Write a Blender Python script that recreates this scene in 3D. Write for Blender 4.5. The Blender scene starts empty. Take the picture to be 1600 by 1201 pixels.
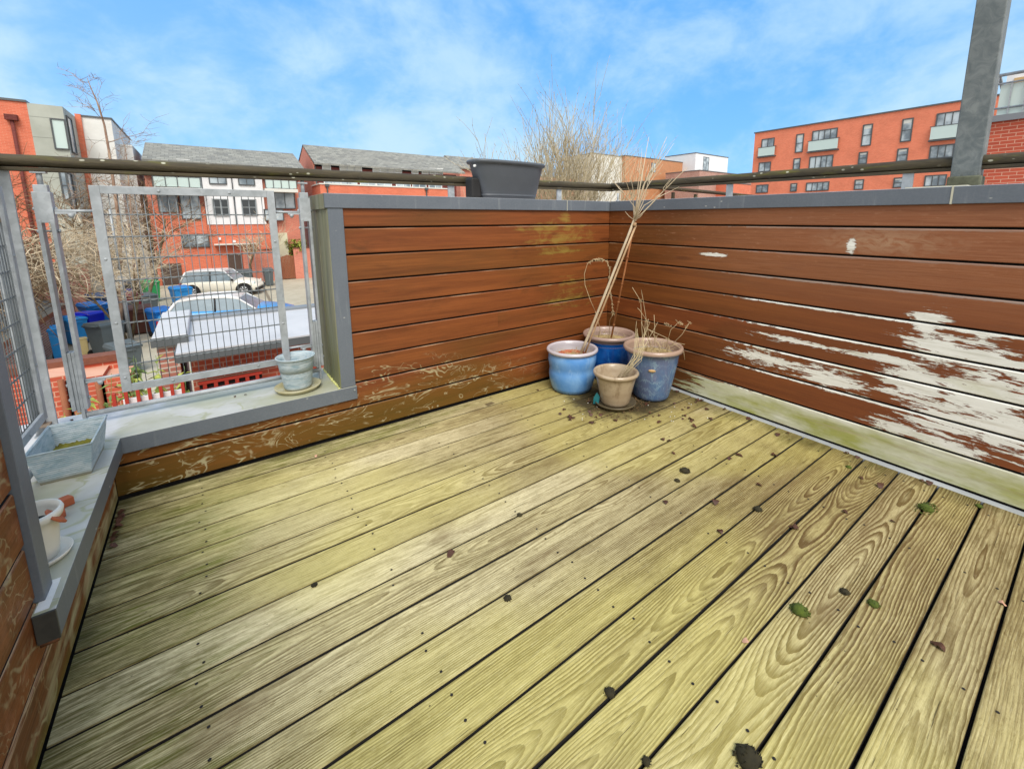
import bpy, math, random
from math import radians, sin, cos, pi, sqrt
from mathutils import Vector, Matrix, Euler
S = bpy.context.scene
COL = S.collection

# ------------------------------------------------------------------ camera
FPX, CXP, CYP = 679.59, 831.2, 455.12
YAW, PITCH, ROLL = 0.64109, 0.16588, -0.00299
CAM = Vector((-2.272, -2.138, 1.0508))
fw = Vector((sin(YAW)*cos(PITCH), cos(YAW)*cos(PITCH), -sin(PITCH)))
rt0 = Vector((cos(YAW), -sin(YAW), 0)); up0 = rt0.cross(fw)
rt = rt0*cos(ROLL)+up0*sin(ROLL); up = up0*cos(ROLL)-rt0*sin(ROLL)
cd = bpy.data.cameras.new('camera'); cam = bpy.data.objects.new('camera', cd); COL.objects.link(cam)
cd.sensor_width = 36; cd.sensor_fit = 'HORIZONTAL'; cd.lens = FPX/1600*36
cd.shift_x = (800-CXP)/1600; cd.shift_y = (CYP-600.5)/1600
cd.clip_start = 0.02; cd.clip_end = 2000
cam.matrix_world = Matrix(((rt.x, up.x, -fw.x, CAM.x), (rt.y, up.y, -fw.y, CAM.y), (rt.z, up.z, -fw.z, CAM.z), (0, 0, 0, 1)))
S.camera = cam
def ray(u, v): return rt*((u-CXP)/FPX) - up*((v-CYP)/FPX) + fw
def PZ(u, v, z): d = ray(u, v); return CAM + d*((z-CAM.z)/d.z)
def PY(u, v, y): d = ray(u, v); return CAM + d*((y-CAM.y)/d.y)
def PX(u, v, x): d = ray(u, v); return CAM + d*((x-CAM.x)/d.x)
def PD(u, v, dist): d = ray(u, v); return CAM + d*(dist/math.hypot(d.x, d.y))

# ------------------------------------------------------------------ world, sun, exposure
S.view_settings.view_transform = 'Standard'; S.view_settings.look = 'None'
S.view_settings.exposure = 0.62; S.view_settings.gamma = 1
SUN_EL, SUN_AZ = radians(52), radians(200)      # azimuth clockwise from +Y
W = bpy.data.worlds.new('World'); S.world = W; W.use_nodes = True
wt = W.node_tree; wt.nodes.clear()
sun = bpy.data.lights.new('sun', 'SUN'); sun.energy = 2.2; sun.angle = radians(30); sun.color = (1, 0.95, 0.87)
so = bpy.data.objects.new('sun', sun); COL.objects.link(so)
sd = Vector((sin(SUN_AZ)*cos(SUN_EL), cos(SUN_AZ)*cos(SUN_EL), sin(SUN_EL)))
so.rotation_euler = sd.to_track_quat('Z', 'Y').to_euler(); so.location = (0, 0, 30)

# ------------------------------------------------------------------ node helper
class N:
    def __init__(s, tree, sock): s.t, s.s = tree, sock
    def _m(s, op, *o, clamp=False):
        n = s.t.nodes.new('ShaderNodeMath'); n.operation = op; n.use_clamp = clamp
        for i, a in enumerate((s,)+o):
            if isinstance(a, N): s.t.links.new(a.s, n.inputs[i])
            else: n.inputs[i].default_value = a
        return N(s.t, n.outputs[0])
    def __add__(s, o): return s._m('ADD', o)
    __radd__ = __add__
    def __sub__(s, o): return s._m('SUBTRACT', o)
    def __rsub__(s, o): return (s*-1)+o
    def __mul__(s, o): return s._m('MULTIPLY', o)
    __rmul__ = __mul__
    def __truediv__(s, o): return s._m('DIVIDE', o)
    def max(s, o): return s._m('MAXIMUM', o)
    def min(s, o): return s._m('MINIMUM', o)
    def clamp(s): return s._m('ADD', 0.0, clamp=True)
    def sqrt(s): return s._m('SQRT')
    def abs(s): return s._m('ABSOLUTE')
    def frac(s): return s._m('FRACT')
    def sin(s): return s._m('SINE')
    def gt(s, o): return s._m('GREATER_THAN', o)
    def pw(s, o): return s._m('POWER', o)
    def step(s, a, b):   # smooth ramp a..b -> 0..1
        n = s.t.nodes.new('ShaderNodeMapRange'); n.interpolation_type = 'SMOOTHSTEP'
        s.t.links.new(s.s, n.inputs[0]); n.inputs[1].default_value = a; n.inputs[2].default_value = b
        return N(s.t, n.outputs[0])
class T:
    def __init__(s, tree): s.t = tree
    def sep(s, v):
        n = s.t.nodes.new('ShaderNodeSeparateXYZ'); s.t.links.new(v.s, n.inputs[0]); return [N(s.t, n.outputs[i]) for i in range(3)]
    def vec(s, x, y, z):
        n = s.t.nodes.new('ShaderNodeCombineXYZ')
        for i, a in enumerate((x, y, z)):
            if isinstance(a, N): s.t.links.new(a.s, n.inputs[i])
            else: n.inputs[i].default_value = a
        return N(s.t, n.outputs[0])
    def pos(s): n = s.t.nodes.new('ShaderNodeNewGeometry'); return s.sep(N(s.t, n.outputs['Position']))
    def posv(s): n = s.t.nodes.new('ShaderNodeNewGeometry'); return N(s.t, n.outputs['Position'])
    def nrm(s): n = s.t.nodes.new('ShaderNodeNewGeometry'); return s.sep(N(s.t, n.outputs['Normal']))
    def obj(s): n = s.t.nodes.new('ShaderNodeTexCoord'); return N(s.t, n.outputs['Object'])
    def attr(s, name): n = s.t.nodes.new('ShaderNodeAttribute'); n.attribute_name = name; return s.sep(N(s.t, n.outputs['Vector']))
    def noise(s, v, scale=1, detail=3, rough=.55, dist=0):
        n = s.t.nodes.new('ShaderNodeTexNoise'); s.t.links.new(v.s, n.inputs['Vector'])
        n.inputs['Scale'].default_value = scale; n.inputs['Detail'].default_value = detail
        n.inputs['Roughness'].default_value = rough; n.inputs['Distortion'].default_value = dist
        return N(s.t, n.outputs[0])
    def vor(s, v, scale=1, feature='F1', out=0):
        n = s.t.nodes.new('ShaderNodeTexVoronoi'); n.feature = feature; s.t.links.new(v.s, n.inputs['Vector'])
        n.inputs['Scale'].default_value = scale; return N(s.t, n.outputs[out])
    def mix(s, f, a, b):
        n = s.t.nodes.new('ShaderNodeMix'); n.data_type = 'RGBA'
        if isinstance(f, N): s.t.links.new(f.s, n.inputs[0])
        else: n.inputs[0].default_value = f
        for i, c in ((6, a), (7, b)):
            if isinstance(c, N): s.t.links.new(c.s, n.inputs[i])
            else: n.inputs[i].default_value = (*c, 1)
        return N(s.t, n.outputs[2])
    def mul(s, c, f):
        n = s.t.nodes.new('ShaderNodeVectorMath'); n.operation = 'SCALE'
        s.t.links.new(c.s, n.inputs[0]); s.t.links.new(f.s, n.inputs['Scale']); return N(s.t, n.outputs[0])
def rgb(r, g, b):   # sRGB 0-255 -> linear
    f = lambda c: (c/255/12.92) if c/255 <= .04045 else ((c/255+.055)/1.055)**2.4
    return (f(r), f(g), f(b))
MATS = {}
def mat(name, fn=None, color=(.5, .5, .5), rough=.6, metal=0, bump=None, spec=.5):
    if name in MATS: return MATS[name]
    m = bpy.data.materials.new(name); m.use_nodes = True; t = m.node_tree
    b = t.nodes['Principled BSDF']; b.inputs['Roughness'].default_value = rough; b.inputs['Metallic'].default_value = metal
    b.inputs['Specular IOR Level'].default_value = spec
    b.inputs['Base Color'].default_value = (*color, 1)
    if fn:
        r = fn(T(t))
        for k, inp in (('color', 'Base Color'), ('rough', 'Roughness'), ('metal', 'Metallic'), ('alpha', 'Alpha')):
            if k in r: t.links.new(r[k].s, b.inputs[inp])
        if 'bump' in r:
            bn = t.nodes.new('ShaderNodeBump'); bn.inputs['Strength'].default_value = r.get('bs', .4)
            bn.inputs['Distance'].default_value = r.get('bd', .004)
            t.links.new(r['bump'].s, bn.inputs['Height']); t.links.new(bn.outputs[0], b.inputs['Normal'])
    MATS[name] = m; return m

# world shader: physical sky with drifting thin cloud
def world():
    t = wt; q = T(t)
    sky = t.nodes.new('ShaderNodeTexSky'); sky.sky_type = 'NISHITA'; sky.sun_disc = False
    sky.sun_elevation = SUN_EL; sky.sun_rotation = SUN_AZ; sky.air_density = 1.0; sky.dust_density = .4; sky.ozone_density = 2.5
    tc = t.nodes.new('ShaderNodeTexCoord'); d = N(t, tc.outputs['Generated']); x, y, z = q.sep(d)
    zz = z.max(0.02)+.75
    n = q.noise(q.vec(x/zz, y/zz, z*.6), 3.1, 6, .60, .25)*.7 + q.noise(q.vec(x/zz+5, y/zz, z), 8.5, 5, .62, .3)*.3
    m = n.step(.37, .64)
    low = 1-z.step(0.0, .55); lft = 1-(x*.8+y*.6*-.3).step(-.6, .55)
    m = (m*.66 + low*.24 + lft*.20).clamp()
    skyc = N(t, sky.outputs[0])
    tint = t.nodes.new('ShaderNodeMix'); tint.data_type = 'RGBA'; tint.blend_type = 'MULTIPLY'; tint.inputs[0].default_value = 1
    t.links.new(skyc.s, tint.inputs[6]); tint.inputs[7].default_value = (.50, .90, 1.5, 1)
    base = q.mix(.7, N(t, tint.outputs[2]), (.62, 2.75, 5.6))
    c = q.mix(m, base, (3.5, 4.9, 5.9))
    back = 1-(y*.8+x*.45).step(-.25, .45)          # white cloud bank added out of view to make the fill light neutral
    c = q.mix(back*.94, c, (7.4, 7.3, 7.1))
    bg = t.nodes.new('ShaderNodeBackground'); bg.inputs[1].default_value = .115
    t.links.new(c.s, bg.inputs[0]); o = t.nodes.new('ShaderNodeOutputWorld'); t.links.new(bg.outputs[0], o.inputs[0])
world()

# ------------------------------------------------------------------ mesh helper
class MB:
    def __init__(s): s.v = []; s.f = []; s.mi = []; s.sm = []; s.a = {}; s.M = None
    def pt(s, p, **at):
        p = Vector(p)
        if s.M: p = s.M @ p
        s.v.append(p); i = len(s.v)-1
        for k, val in at.items(): s.a.setdefault(k, {})[i] = val
        return i
    def face(s, ids, mi=0, sm=False): s.f.append(tuple(ids)); s.mi.append(mi); s.sm.append(sm)
    def box(s, a, b, mi=0, taper=1.0, **at):
        x0, y0, z0 = a; x1, y1, z1 = b; cx, cy = (x0+x1)/2, (y0+y1)/2
        P = []
        for z, k in ((z0, taper), (z1, 1)):
            for x, y in ((x0, y0), (x1, y0), (x1, y1), (x0, y1)): P.append(s.pt((cx+(x-cx)*k, cy+(y-cy)*k, z), **at))
        for q in ((3, 2, 1, 0), (4, 5, 6, 7), (0, 1, 5, 4), (1, 2, 6, 5), (2, 3, 7, 6), (3, 0, 4, 7)): s.face([P[i] for i in q], mi)
    def tube(s, pts, r, n=6, mi=0, cap=True, sm=True):
        pts = [Vector(p) for p in pts]; rr = r if isinstance(r, (list, tuple)) else [r]*len(pts)
        rings = []; prev = None
        for i, p in enumerate(pts):
            d = (pts[min(i+1, len(pts)-1)]-pts[max(i-1, 0)])
            d = d.normalized() if d.length > 1e-9 else Vector((0, 0, 1))
            if prev is None:
                u = d.orthogonal().normalized()
            else:
                u = prev - d*prev.dot(d)
                u = u.normalized() if u.length > 1e-6 else d.orthogonal().normalized()
            prev = u; w = d.cross(u)
            rings.append([s.pt(p+(u*cos(2*pi*k/n)+w*sin(2*pi*k/n))*rr[i]) for k in range(n)])
        for a, b in zip(rings, rings[1:]):
            for k in range(n): s.face((a[k], a[(k+1) % n], b[(k+1) % n], b[k]), mi, sm)
        if cap: s.face(rings[0][::-1], mi); s.face(rings[-1], mi)
    def lathe(s, prof, c=(0, 0, 0), n=48, mi=0, wob=0):
        c = Vector(c); rings = []
        for r, z in prof:
            rings.append([s.pt(c+Vector((r*cos(2*pi*k/n)*(1+wob*sin(3*2*pi*k/n)), r*sin(2*pi*k/n), z))) for k in range(n)])
        for a, b in zip(rings, rings[1:]):
            for k in range(n): s.face((a[k], a[(k+1) % n], b[(k+1) % n], b[k]), mi, True)
        s.face(rings[0][::-1], mi, True); s.face(rings[-1], mi, True)
    def quad(s, a, b, c, d, mi=0): s.face([s.pt(p) for p in (a, b, c, d)], mi)
    def build(s, name, mats, parent=None, bevel=0, solid=0):
        me = bpy.data.meshes.new(name); me.from_pydata([tuple(p) for p in s.v], [], s.f)
        if not isinstance(mats, (list, tuple)): mats = [mats]
        for m in mats: me.materials.append(m)
        me.polygons.foreach_set('material_index', s.mi); me.polygons.foreach_set('use_smooth', s.sm)
        for k, dd in s.a.items():
            at = me.attributes.new(k, 'FLOAT_VECTOR', 'POINT')
            fl = []
            for i in range(len(s.v)): fl += list(dd.get(i, (0, 0, 0)))
            at.data.foreach_set('vector', fl)
        me.update()
        o = bpy.data.objects.new(name, me); COL.objects.link(o)
        if parent: o.parent = parent
        if bevel:
            md = o.modifiers.new('bevel', 'BEVEL'); md.width = bevel; md.segments = 2; md.limit_method = 'ANGLE'; md.angle_limit = radians(40)
        return o
def tag(o, label=None, cat=None, group=None, kind=None):
    for k, v in (('label', label), ('category', cat), ('group', group), ('kind', kind)):
        if v: o[k] = v
    return o
def thing(name, label, cat, loc=(0, 0, 0), rz=0, group=None):
    o = bpy.data.objects.new(name, None); COL.objects.link(o); o.location = loc; o.rotation_euler = (0, 0, rz)
    o.empty_display_size = .1
    return tag(o, label, cat, group)
def copy_thing(r, loc=None, rz=None):
    c = r.copy(); COL.objects.link(c)
    if loc is not None: c.location = loc
    if rz is not None: c.rotation_euler = (0, 0, rz)
    for ch in list(r.children):
        d = ch.copy(); COL.objects.link(d); d.parent = c
        for g in list(ch.children):
            e = g.copy(); COL.objects.link(e); e.parent = d
    return c

# ------------------------------------------------------------------ materials
ZG = -3.2
def m_deck(q):
    x, y, sd_ = q.attr('bc'); yc, dd, con = q.attr('bp'); tint, g2, g3 = q.attr('bq'); px_, py_, pz_ = q.pos()
    n1 = q.noise(q.vec(x*1.0, sd_*7.3, sd_), 1, 2, .45)
    n2 = q.noise(q.vec(x*1.7, y*3, sd_*3.1), 1, 2, .5)
    zc = dd + (n1-.5)*.16*g2 + (n2-.5)*.02
    yy = y - yc + (q.noise(q.vec(x*3.2, y*9, sd_*5), 1, 3, .5)-.5)*.012
    r = (yy*yy + zc*zc).sqrt()
    wob = q.noise(q.vec(x*9, y*30, sd_*2), 1, 4, .6)
    ph = r*g3 + (wob-.5)*.9
    fr = ph.frac()
    band = fr.step(.15, .92) - fr.step(.93, 1.0)
    wide = q.noise(q.vec(ph*.35, sd_*4, 0.0), 1, 1, .3)
    grain = (band*(wide.step(.25, .75)*.7+.45)).clamp()
    streak = q.noise(q.vec(x*9, y*300, sd_*11), 1, 5, .7)
    fine = q.noise(q.vec(x*22, y*700, sd_*5), 1, 3, .6)
    mott = q.noise(q.vec(x*2.2, y*12, sd_*9), 1, 5, .6, .4)
    blot = q.noise(q.vec(px_*1.5, py_*1.8, 4.0), 1, 6, .68, .6); blot2 = q.noise(q.vec(px_*2.2+4, py_*3.6, 8.0), 1, 6, .7, .5)
    light = q.mix(tint, rgb(188, 176, 120), rgb(222, 212, 172))
    dark = q.mix(tint, rgb(82, 64, 34), rgb(122, 108, 66))
    f = (grain*con*1.25 + (streak-.5)*1.0 + (fine-.5)*.6 + (mott-.5)*1.3*(1-con*.4)+.02).clamp()
    c = q.mix(f, light, dark)
    mid_ = q.noise(q.vec(x*8, y*85, sd_*6), 1, 6, .75, .5); flk = q.noise(q.vec(x*22, y*75, sd_*8), 1, 5, .72); grit = q.noise(q.vec(px_*70, py_*90, 1.0), 1, 5, .75)
    c = q.mix(((grit-.5)*3).clamp()*.5, c, rgb(96, 80, 40)); c = q.mix(((.44-grit)*4).clamp()*.35, c, rgb(228, 222, 190))
    c = q.mix(((mid_-.47)*3.6).clamp()*.8, c, dark)
    c = q.mix(flk.step(.59, .70)*.7, c, rgb(92, 74, 36))
    c = q.mix(((.42-mid_)*4).clamp()*.5, c, rgb(226, 218, 178))
    # brown/grey weather stain along growth rings
    st = (mott.step(.54, .68)*blot.step(.4, .58)*.7).clamp()
    c = q.mix(st, c, rgb(120, 104, 74))
    # olive bloom towards the right hand, less bleached side
    rgt = px_.step(-2.2, -.2)
    c = q.mix(rgt*.38, c, rgb(112, 86, 36)); far = py_.step(-1.2, -.1)*px_.step(-1.6, -.6); c = q.mix(far*.38, c, rgb(104, 84, 34))
    c = q.mix((q.noise(q.vec(px_*.9, py_*1.1, 2.0), 1, 3, .5).step(.45, .62))*.35, c, rgb(206, 196, 108))
    # algae, thick along the left wall and the foot of the back wall
    e1 = 1-(px_+2.635).step(.0, .62); e2 = (py_*-1)
    ed = (e1*1.1).max((1-e2.step(.02, .30))*(1-px_.step(-1.7, -.9)*.75)*.95)
    ed2 = (1-(px_*-1-.03).step(0.0, .3))*(1-e2.step(1.9, 2.4)*.0)*.55
    an = q.noise(q.vec(px_*3.3, py_*7, 9.0), 1, 6, .66, .3)
    alg = ((ed.max(ed2)+(an-.5)*1.7-.36)*2.0).clamp()*((mid_-.36)*3.0+.12+(streak-.5)*1.2).clamp()
    c = q.mix(alg.clamp()*.92, c, q.mix(an.step(.4, .65), rgb(74, 70, 16), rgb(98, 106, 14)))
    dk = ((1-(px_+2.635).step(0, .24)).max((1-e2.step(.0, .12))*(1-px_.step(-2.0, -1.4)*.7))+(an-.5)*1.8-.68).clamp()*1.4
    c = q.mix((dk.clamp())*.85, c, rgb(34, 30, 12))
    c = q.mix((blot2.step(.50, .68)*((mid_-.3)*2.5).clamp())*.55, c, rgb(92, 80, 34))
    s2 = q.noise(q.vec(x*16, y*430, sd_*4), 1, 5, .72, .3); c = q.mix(((s2-.49)*4).clamp()*.55, c, rgb(88, 72, 38)); c = q.mix(((.44-s2)*5).clamp()*.4, c, rgb(230, 222, 180))
    c = q.mix((grain*con*px_.step(-1.7, -.6)*(.35+s2*.5)).clamp()*.75, c, rgb(94, 72, 40))
    dty = q.noise(q.vec(px_*1.9, py_*2.6, 12.0), 1, 6, .68, .4); rr2 = px_.step(-1.9, -.1)
    c = q.mix((dty.step(.46, .62)*rr2*((mid_-.3)*2.4).clamp())*.55, c, rgb(86, 68, 34))
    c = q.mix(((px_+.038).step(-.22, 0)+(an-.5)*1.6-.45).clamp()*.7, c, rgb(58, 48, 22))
    # damp soil stain round the pots
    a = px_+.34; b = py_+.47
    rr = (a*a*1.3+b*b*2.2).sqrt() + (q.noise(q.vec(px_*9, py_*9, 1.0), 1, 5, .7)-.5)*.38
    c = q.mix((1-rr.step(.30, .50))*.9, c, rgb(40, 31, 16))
    eg = (y.abs()+(streak-.5)*.012).step(.052, .0605); c = q.mix(eg*(.35+.45*mott.step(.4, .6)), c, rgb(84, 70, 34))
    # tiny specks
    vo = q.vor(q.vec(px_*30, py_*38, 0.0), 1); sp = (1-vo.step(.045, .09))*q.noise(q.vec(px_*2, py_*2, 7.0), 1, 3, .6).step(.5, .6)
    c = q.mix(sp*.8, c, rgb(46, 38, 20))
    crack = (q.noise(q.vec(x*5, y*190, sd_*3+.4), 1, 3, .5)).step(.70, .73)
    c = q.mix(crack*.75, c, rgb(60, 48, 24))
    return dict(color=c, rough=(.62+fine*.3), bump=(grain*-.6*con + fine*.35 + streak*.5 - crack*1.5), bs=.55, bd=.0022)
M_DECK = mat('weathered_deck_timber', m_deck, rough=.75, spec=.3)

def ell(q, a, b, ca, cb, ra, rb, k=1.0):
    u = (a-ca)/ra; v = (b-cb)/rb
    return (1-(u*u+v*v).sqrt())*k
def wood_clad(which):
    def fn(q):
        u, v, s = q.attr('bc'); x, y, z = q.pos()
        g1 = q.noise(q.vec(u*1.2, v*26, s*5), 1, 5, .62, .5)
        g2 = q.noise(q.vec(u*7, v*240, s*3), 1, 4, .6)
        big = q.noise(q.vec(u*1.1, v*3, s*9), 1, 3, .5)
        hue = q.noise(q.vec(s*13.7, 1.0, 2.0), 1, 0, .5)
        a = q.mix(hue.step(.3, .7), rgb(136, 80, 32), rgb(144, 78, 36))
        b = q.mix(hue.step(.35, .6), rgb(100, 54, 16), rgb(110, 54, 20))
        c = q.mix(((g1-.5)*2.6+.45+(g2-.5)*1.0).clamp(), a, b)
        c = q.mix((big.step(.48, .68))*.6, c, rgb(98, 62, 22)); bl = q.noise(q.vec(u*3.4, v*16+s, 4.0), 1, 6, .7, .5); c = q.mix(bl.step(.55, .72)*.5, c, rgb(74, 44, 18))
        c = q.mix(g2.step(.62, .78)*.3, c, rgb(84, 40, 14))
        ro = .36+g2*.3
        pale = q.mix(g2, rgb(226, 222, 205), rgb(176, 172, 148))
        c = q.mix(.2, c, rgb(84, 62, 44))
        te = v.step(.111, .1145)*g2.step(.42, .6)*g1.step(.4, .6); c = q.mix(te*.6, c, rgb(214, 184, 150)); g3 = q.noise(q.vec(u*2.2, v*70, s*7), 1, 5, .7, .3); c = q.mix(((g3-.5)*3.4).clamp()*.6, c, rgb(78, 40, 12)); c = q.mix(((.45-g3)*3).clamp()*.3, c, rgb(190, 112, 56)); kn = q.vor(q.vec(u*1.5, v*7+s*3, s), 1); c = q.mix((1-kn.step(.04, .12))*.6, c, rgb(72, 36, 14))
        if which == 'back':
            # greenish runs under the cap joint, pale dry scuffs low down
            gm = ell(q, x, z, -.42, .95, .42, .1, 1.3).max(ell(q, x, z, -.40, 1.06, .08, .09)).max(ell(q, x, z, -.42, .83, .3, .06)).max(ell(q, x, z, -.35, .62, .25, .3, .6))
            gm = ((gm*.8+(g1-.5)*3.2+(q.noise(q.vec(x*9, z*14, 1.0), 1, 5, .7, 1.0)-.5)*2.2-.35)*1.6).clamp()*gm.step(-.2, .2)
            c = q.mix(gm*.5, c, rgb(158, 142, 66))
            low = 1-z.step(.08, .40); low2 = (low*(1-x.step(-1.35, -.5)*.7)*(1-(x*-1-1.6).step(.6, 1.2)*.0))
            c = q.mix((low2*1.1+(big-.5)*1.8-.3).clamp()*.6, c, rgb(92, 74, 18)); c = q.mix(((1-z.step(.0, .12))+(g1-.5)*2-.4).clamp()*(1-x.step(-1.9, -.9)*.6)*.75, c, rgb(70, 62, 14))
            n = q.noise(q.vec(x*3.1, z*6.5, 3.0), 1, 2.5, .55, 1.3); n2_ = q.noise(q.vec(x*5.1, z*11, 8.0), 1, 2, .5, 1.8)
            ln = (1-(n-.5).abs().step(.003, .016)).max(1-(n2_-.54).abs().step(.002, .014)).max((1-(n-.42).abs().step(.004, .02))*.8)
            msk = (low2.max(ell(q, x, z, -1.5, .25, .45, .13, 1.6)).max(ell(q, x, z, -2.2, .06, .6, .12, 2.0))-.25).clamp()*2
            brk = q.noise(q.vec(x*9, z*20, 1.0), 1, 4, .6).step(.42, .58)
            c = q.mix((ln*msk.clamp()*brk*.75).clamp(), c, q.mix(g1, rgb(204, 198, 166), rgb(150, 140, 96)))
        if which == 'left':
            n = q.noise(q.vec(y*2.5-z*.8, z*4+y*1.5, 3.0), 1, 3, .55, 1.0)
            n2_ = q.noise(q.vec(y*6, z*9, 8.0), 1, 3, .5, 1.5)
            ln = (1-(n-.5).abs().step(.004, .025)).max((1-(n2_-.52).abs().step(.003, .02))*.8)
            brk = q.noise(q.vec(y*9, z*16, 1.0), 1, 4, .6).step(.42, .56)
            low = 1-z.step(.03, .16)
            k = ((ln*brk*.85)*(low.max(.6))).max((low*1.0+(g1-.5)*3.4+(n2_-.5)*3-.5).clamp())
            c = q.mix(k.clamp()*.85, c, q.mix(big, rgb(214, 206, 176), rgb(158, 150, 84)))
            sc = q.noise(q.vec(y*14, z*14, 5.0), 1, 5, .7).step(.5, .7)
            c = q.mix(sc*.22, c, rgb(190, 130, 98))
            al = ((1-z.step(.0, .07))+(big-.5)-.3).clamp()
            c = q.mix(al*.7, c, rgb(112, 110, 40))
        if which == 'right':
            def E(u_, v_, ru, rv, k=1.0):   # ellipse in wall coordinates
                p = PX(u_, v_, 0); p2 = PX(u_+ru, v_, 0); p3 = PX(u_, v_+rv, 0)
                return ell(q, y, z, p.y, p.z, abs(p2.y-p.y), abs((p3-p).z), k)
            B = [E(1450, 505, 38, 30), E(1470, 545, 95, 34), E(1545, 560, 95, 22, 1.1), E(1430, 600, 75, 42, 1.2), E(1530, 615, 120, 48, 1.2), E(1600, 590, 50, 25, .8), E(1480, 655, 110, 45, 1.0),
                 E(1570, 672, 110, 42, 1.1), E(1640, 700, 90, 60, 1.1), E(1290, 590, 85, 20, 1.05), E(1200, 562, 80, 14, .85), E(1400, 672, 60, 20, .95), E(1470, 700, 110, 24, 1.1), E(1330, 385, 10, 12, 1.3),
                 E(1118, 398, 24, 5, 1.1), E(1520, 520, 70, 7, .9), E(1250, 535, 120, 6, .9), E(1380, 560, 110, 8, 1.0)]
            m = B[0]
            for e in B[1:]: m = m.max(e)
            strk = q.noise(q.vec(y*5, z*60, 3.3), 1, 6, .68, .4); str2 = q.noise(q.vec(y*14, z*30, 1.3), 1, 5, .65, 1.5)
            w = ((m*.9+(strk-.5)*3.0+(str2-.5)*1.3+(q.noise(q.vec(y*26, z*150, 9.0), 1, 4, .7)-.5)*1.1-.20)*6).clamp()*m.step(-.35, .05)
            # bottom board, bare and pale from the middle of the wall on
            lowb = (1-z.step(.120, .137))*((y*-1).step(.35, 1.0))
            w2 = ((lowb*1.5+(strk-.5)*3.0-.62)*6).clamp()*lowb.step(.02, .1)
            w = w.max(w2)
            # worn upper edges of boards
            edge = v.step(.100, .113)*(y*-1).step(.3, 1.4)
            w = w.max(((edge+(str2-.5)*1.6-.55)*4).clamp()*(1-z.step(.62, .8)*.85))
            c = q.mix(((y*-1).step(.3, 1.9))*.5, c, rgb(134, 76, 52))
            ds = q.noise(q.vec(y*20, z*70, 2.0), 1, 5, .7).step(.55, .75)*(z.step(.75, .9))*.35
            c = q.mix(ds, c, rgb(196, 150, 120)); fade = z.step(.55, .85)*(y*-1).step(.3, 1.1); c = q.mix((fade*.30+(g2-.5)*.9*fade).clamp(), c, rgb(176, 122, 88))
            ft = ell(q, y, z, -1.55, .95, .3, .07, 1.2).clamp(); c = q.mix((ft*str2.step(.35, .6))*.45, c, rgb(186, 158, 128))
            grn = q.noise(q.vec(y*3.5, z*9, 6.0), 1, 5, .62)
            gg = ((1-z.step(.08, .20))*1.05+(grn-.5)*2.2+(z.step(.30, .42)-z.step(.42, .6))*.25-.3).clamp()
            pc = q.mix(gg.clamp(), q.mix(strk.step(.45, .85), rgb(238, 238, 232), rgb(196, 194, 180)), q.mix(strk, rgb(196, 198, 122), rgb(116, 120, 44)))
            dk = q.noise(q.vec(y*11, z*110, 5.0), 1, 5, .7).step(.62, .72)
            pc = q.mix(dk*.5, pc, rgb(96, 84, 56))
            gw_ = q.noise(q.vec(y*3, z*40, 7.0), 1, 5, .65); pc = q.mix(gw_.step(.5, .7)*.5, pc, rgb(172, 160, 136))
            c = q.mix(w, c, pc); rim = (w*(1-w)*4).clamp(); c = q.mix(rim*.45, c, rgb(70, 44, 26)); ro = ro+w*.35; g2 = g2-w*1.6
            lowd = (1-z.step(.02, .14))*(1-w)*.5
            c = q.mix(lowd, c, rgb(116, 84, 50))
        return dict(color=c, rough=ro, bump=g2+g1*.5, bs=.25, bd=.0015)
    return fn
M_CB = mat('stained_cladding_timber', wood_clad('back'), spec=.3)
M_CR = mat('peeling_cladding_timber', wood_clad('right'), spec=.3)
M_CL = mat('scuffed_cladding_timber', wood_clad('left'), spec=.3)
M_DARK = mat('dark_void', color=(.012, .011, .01), rough=.9)

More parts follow.
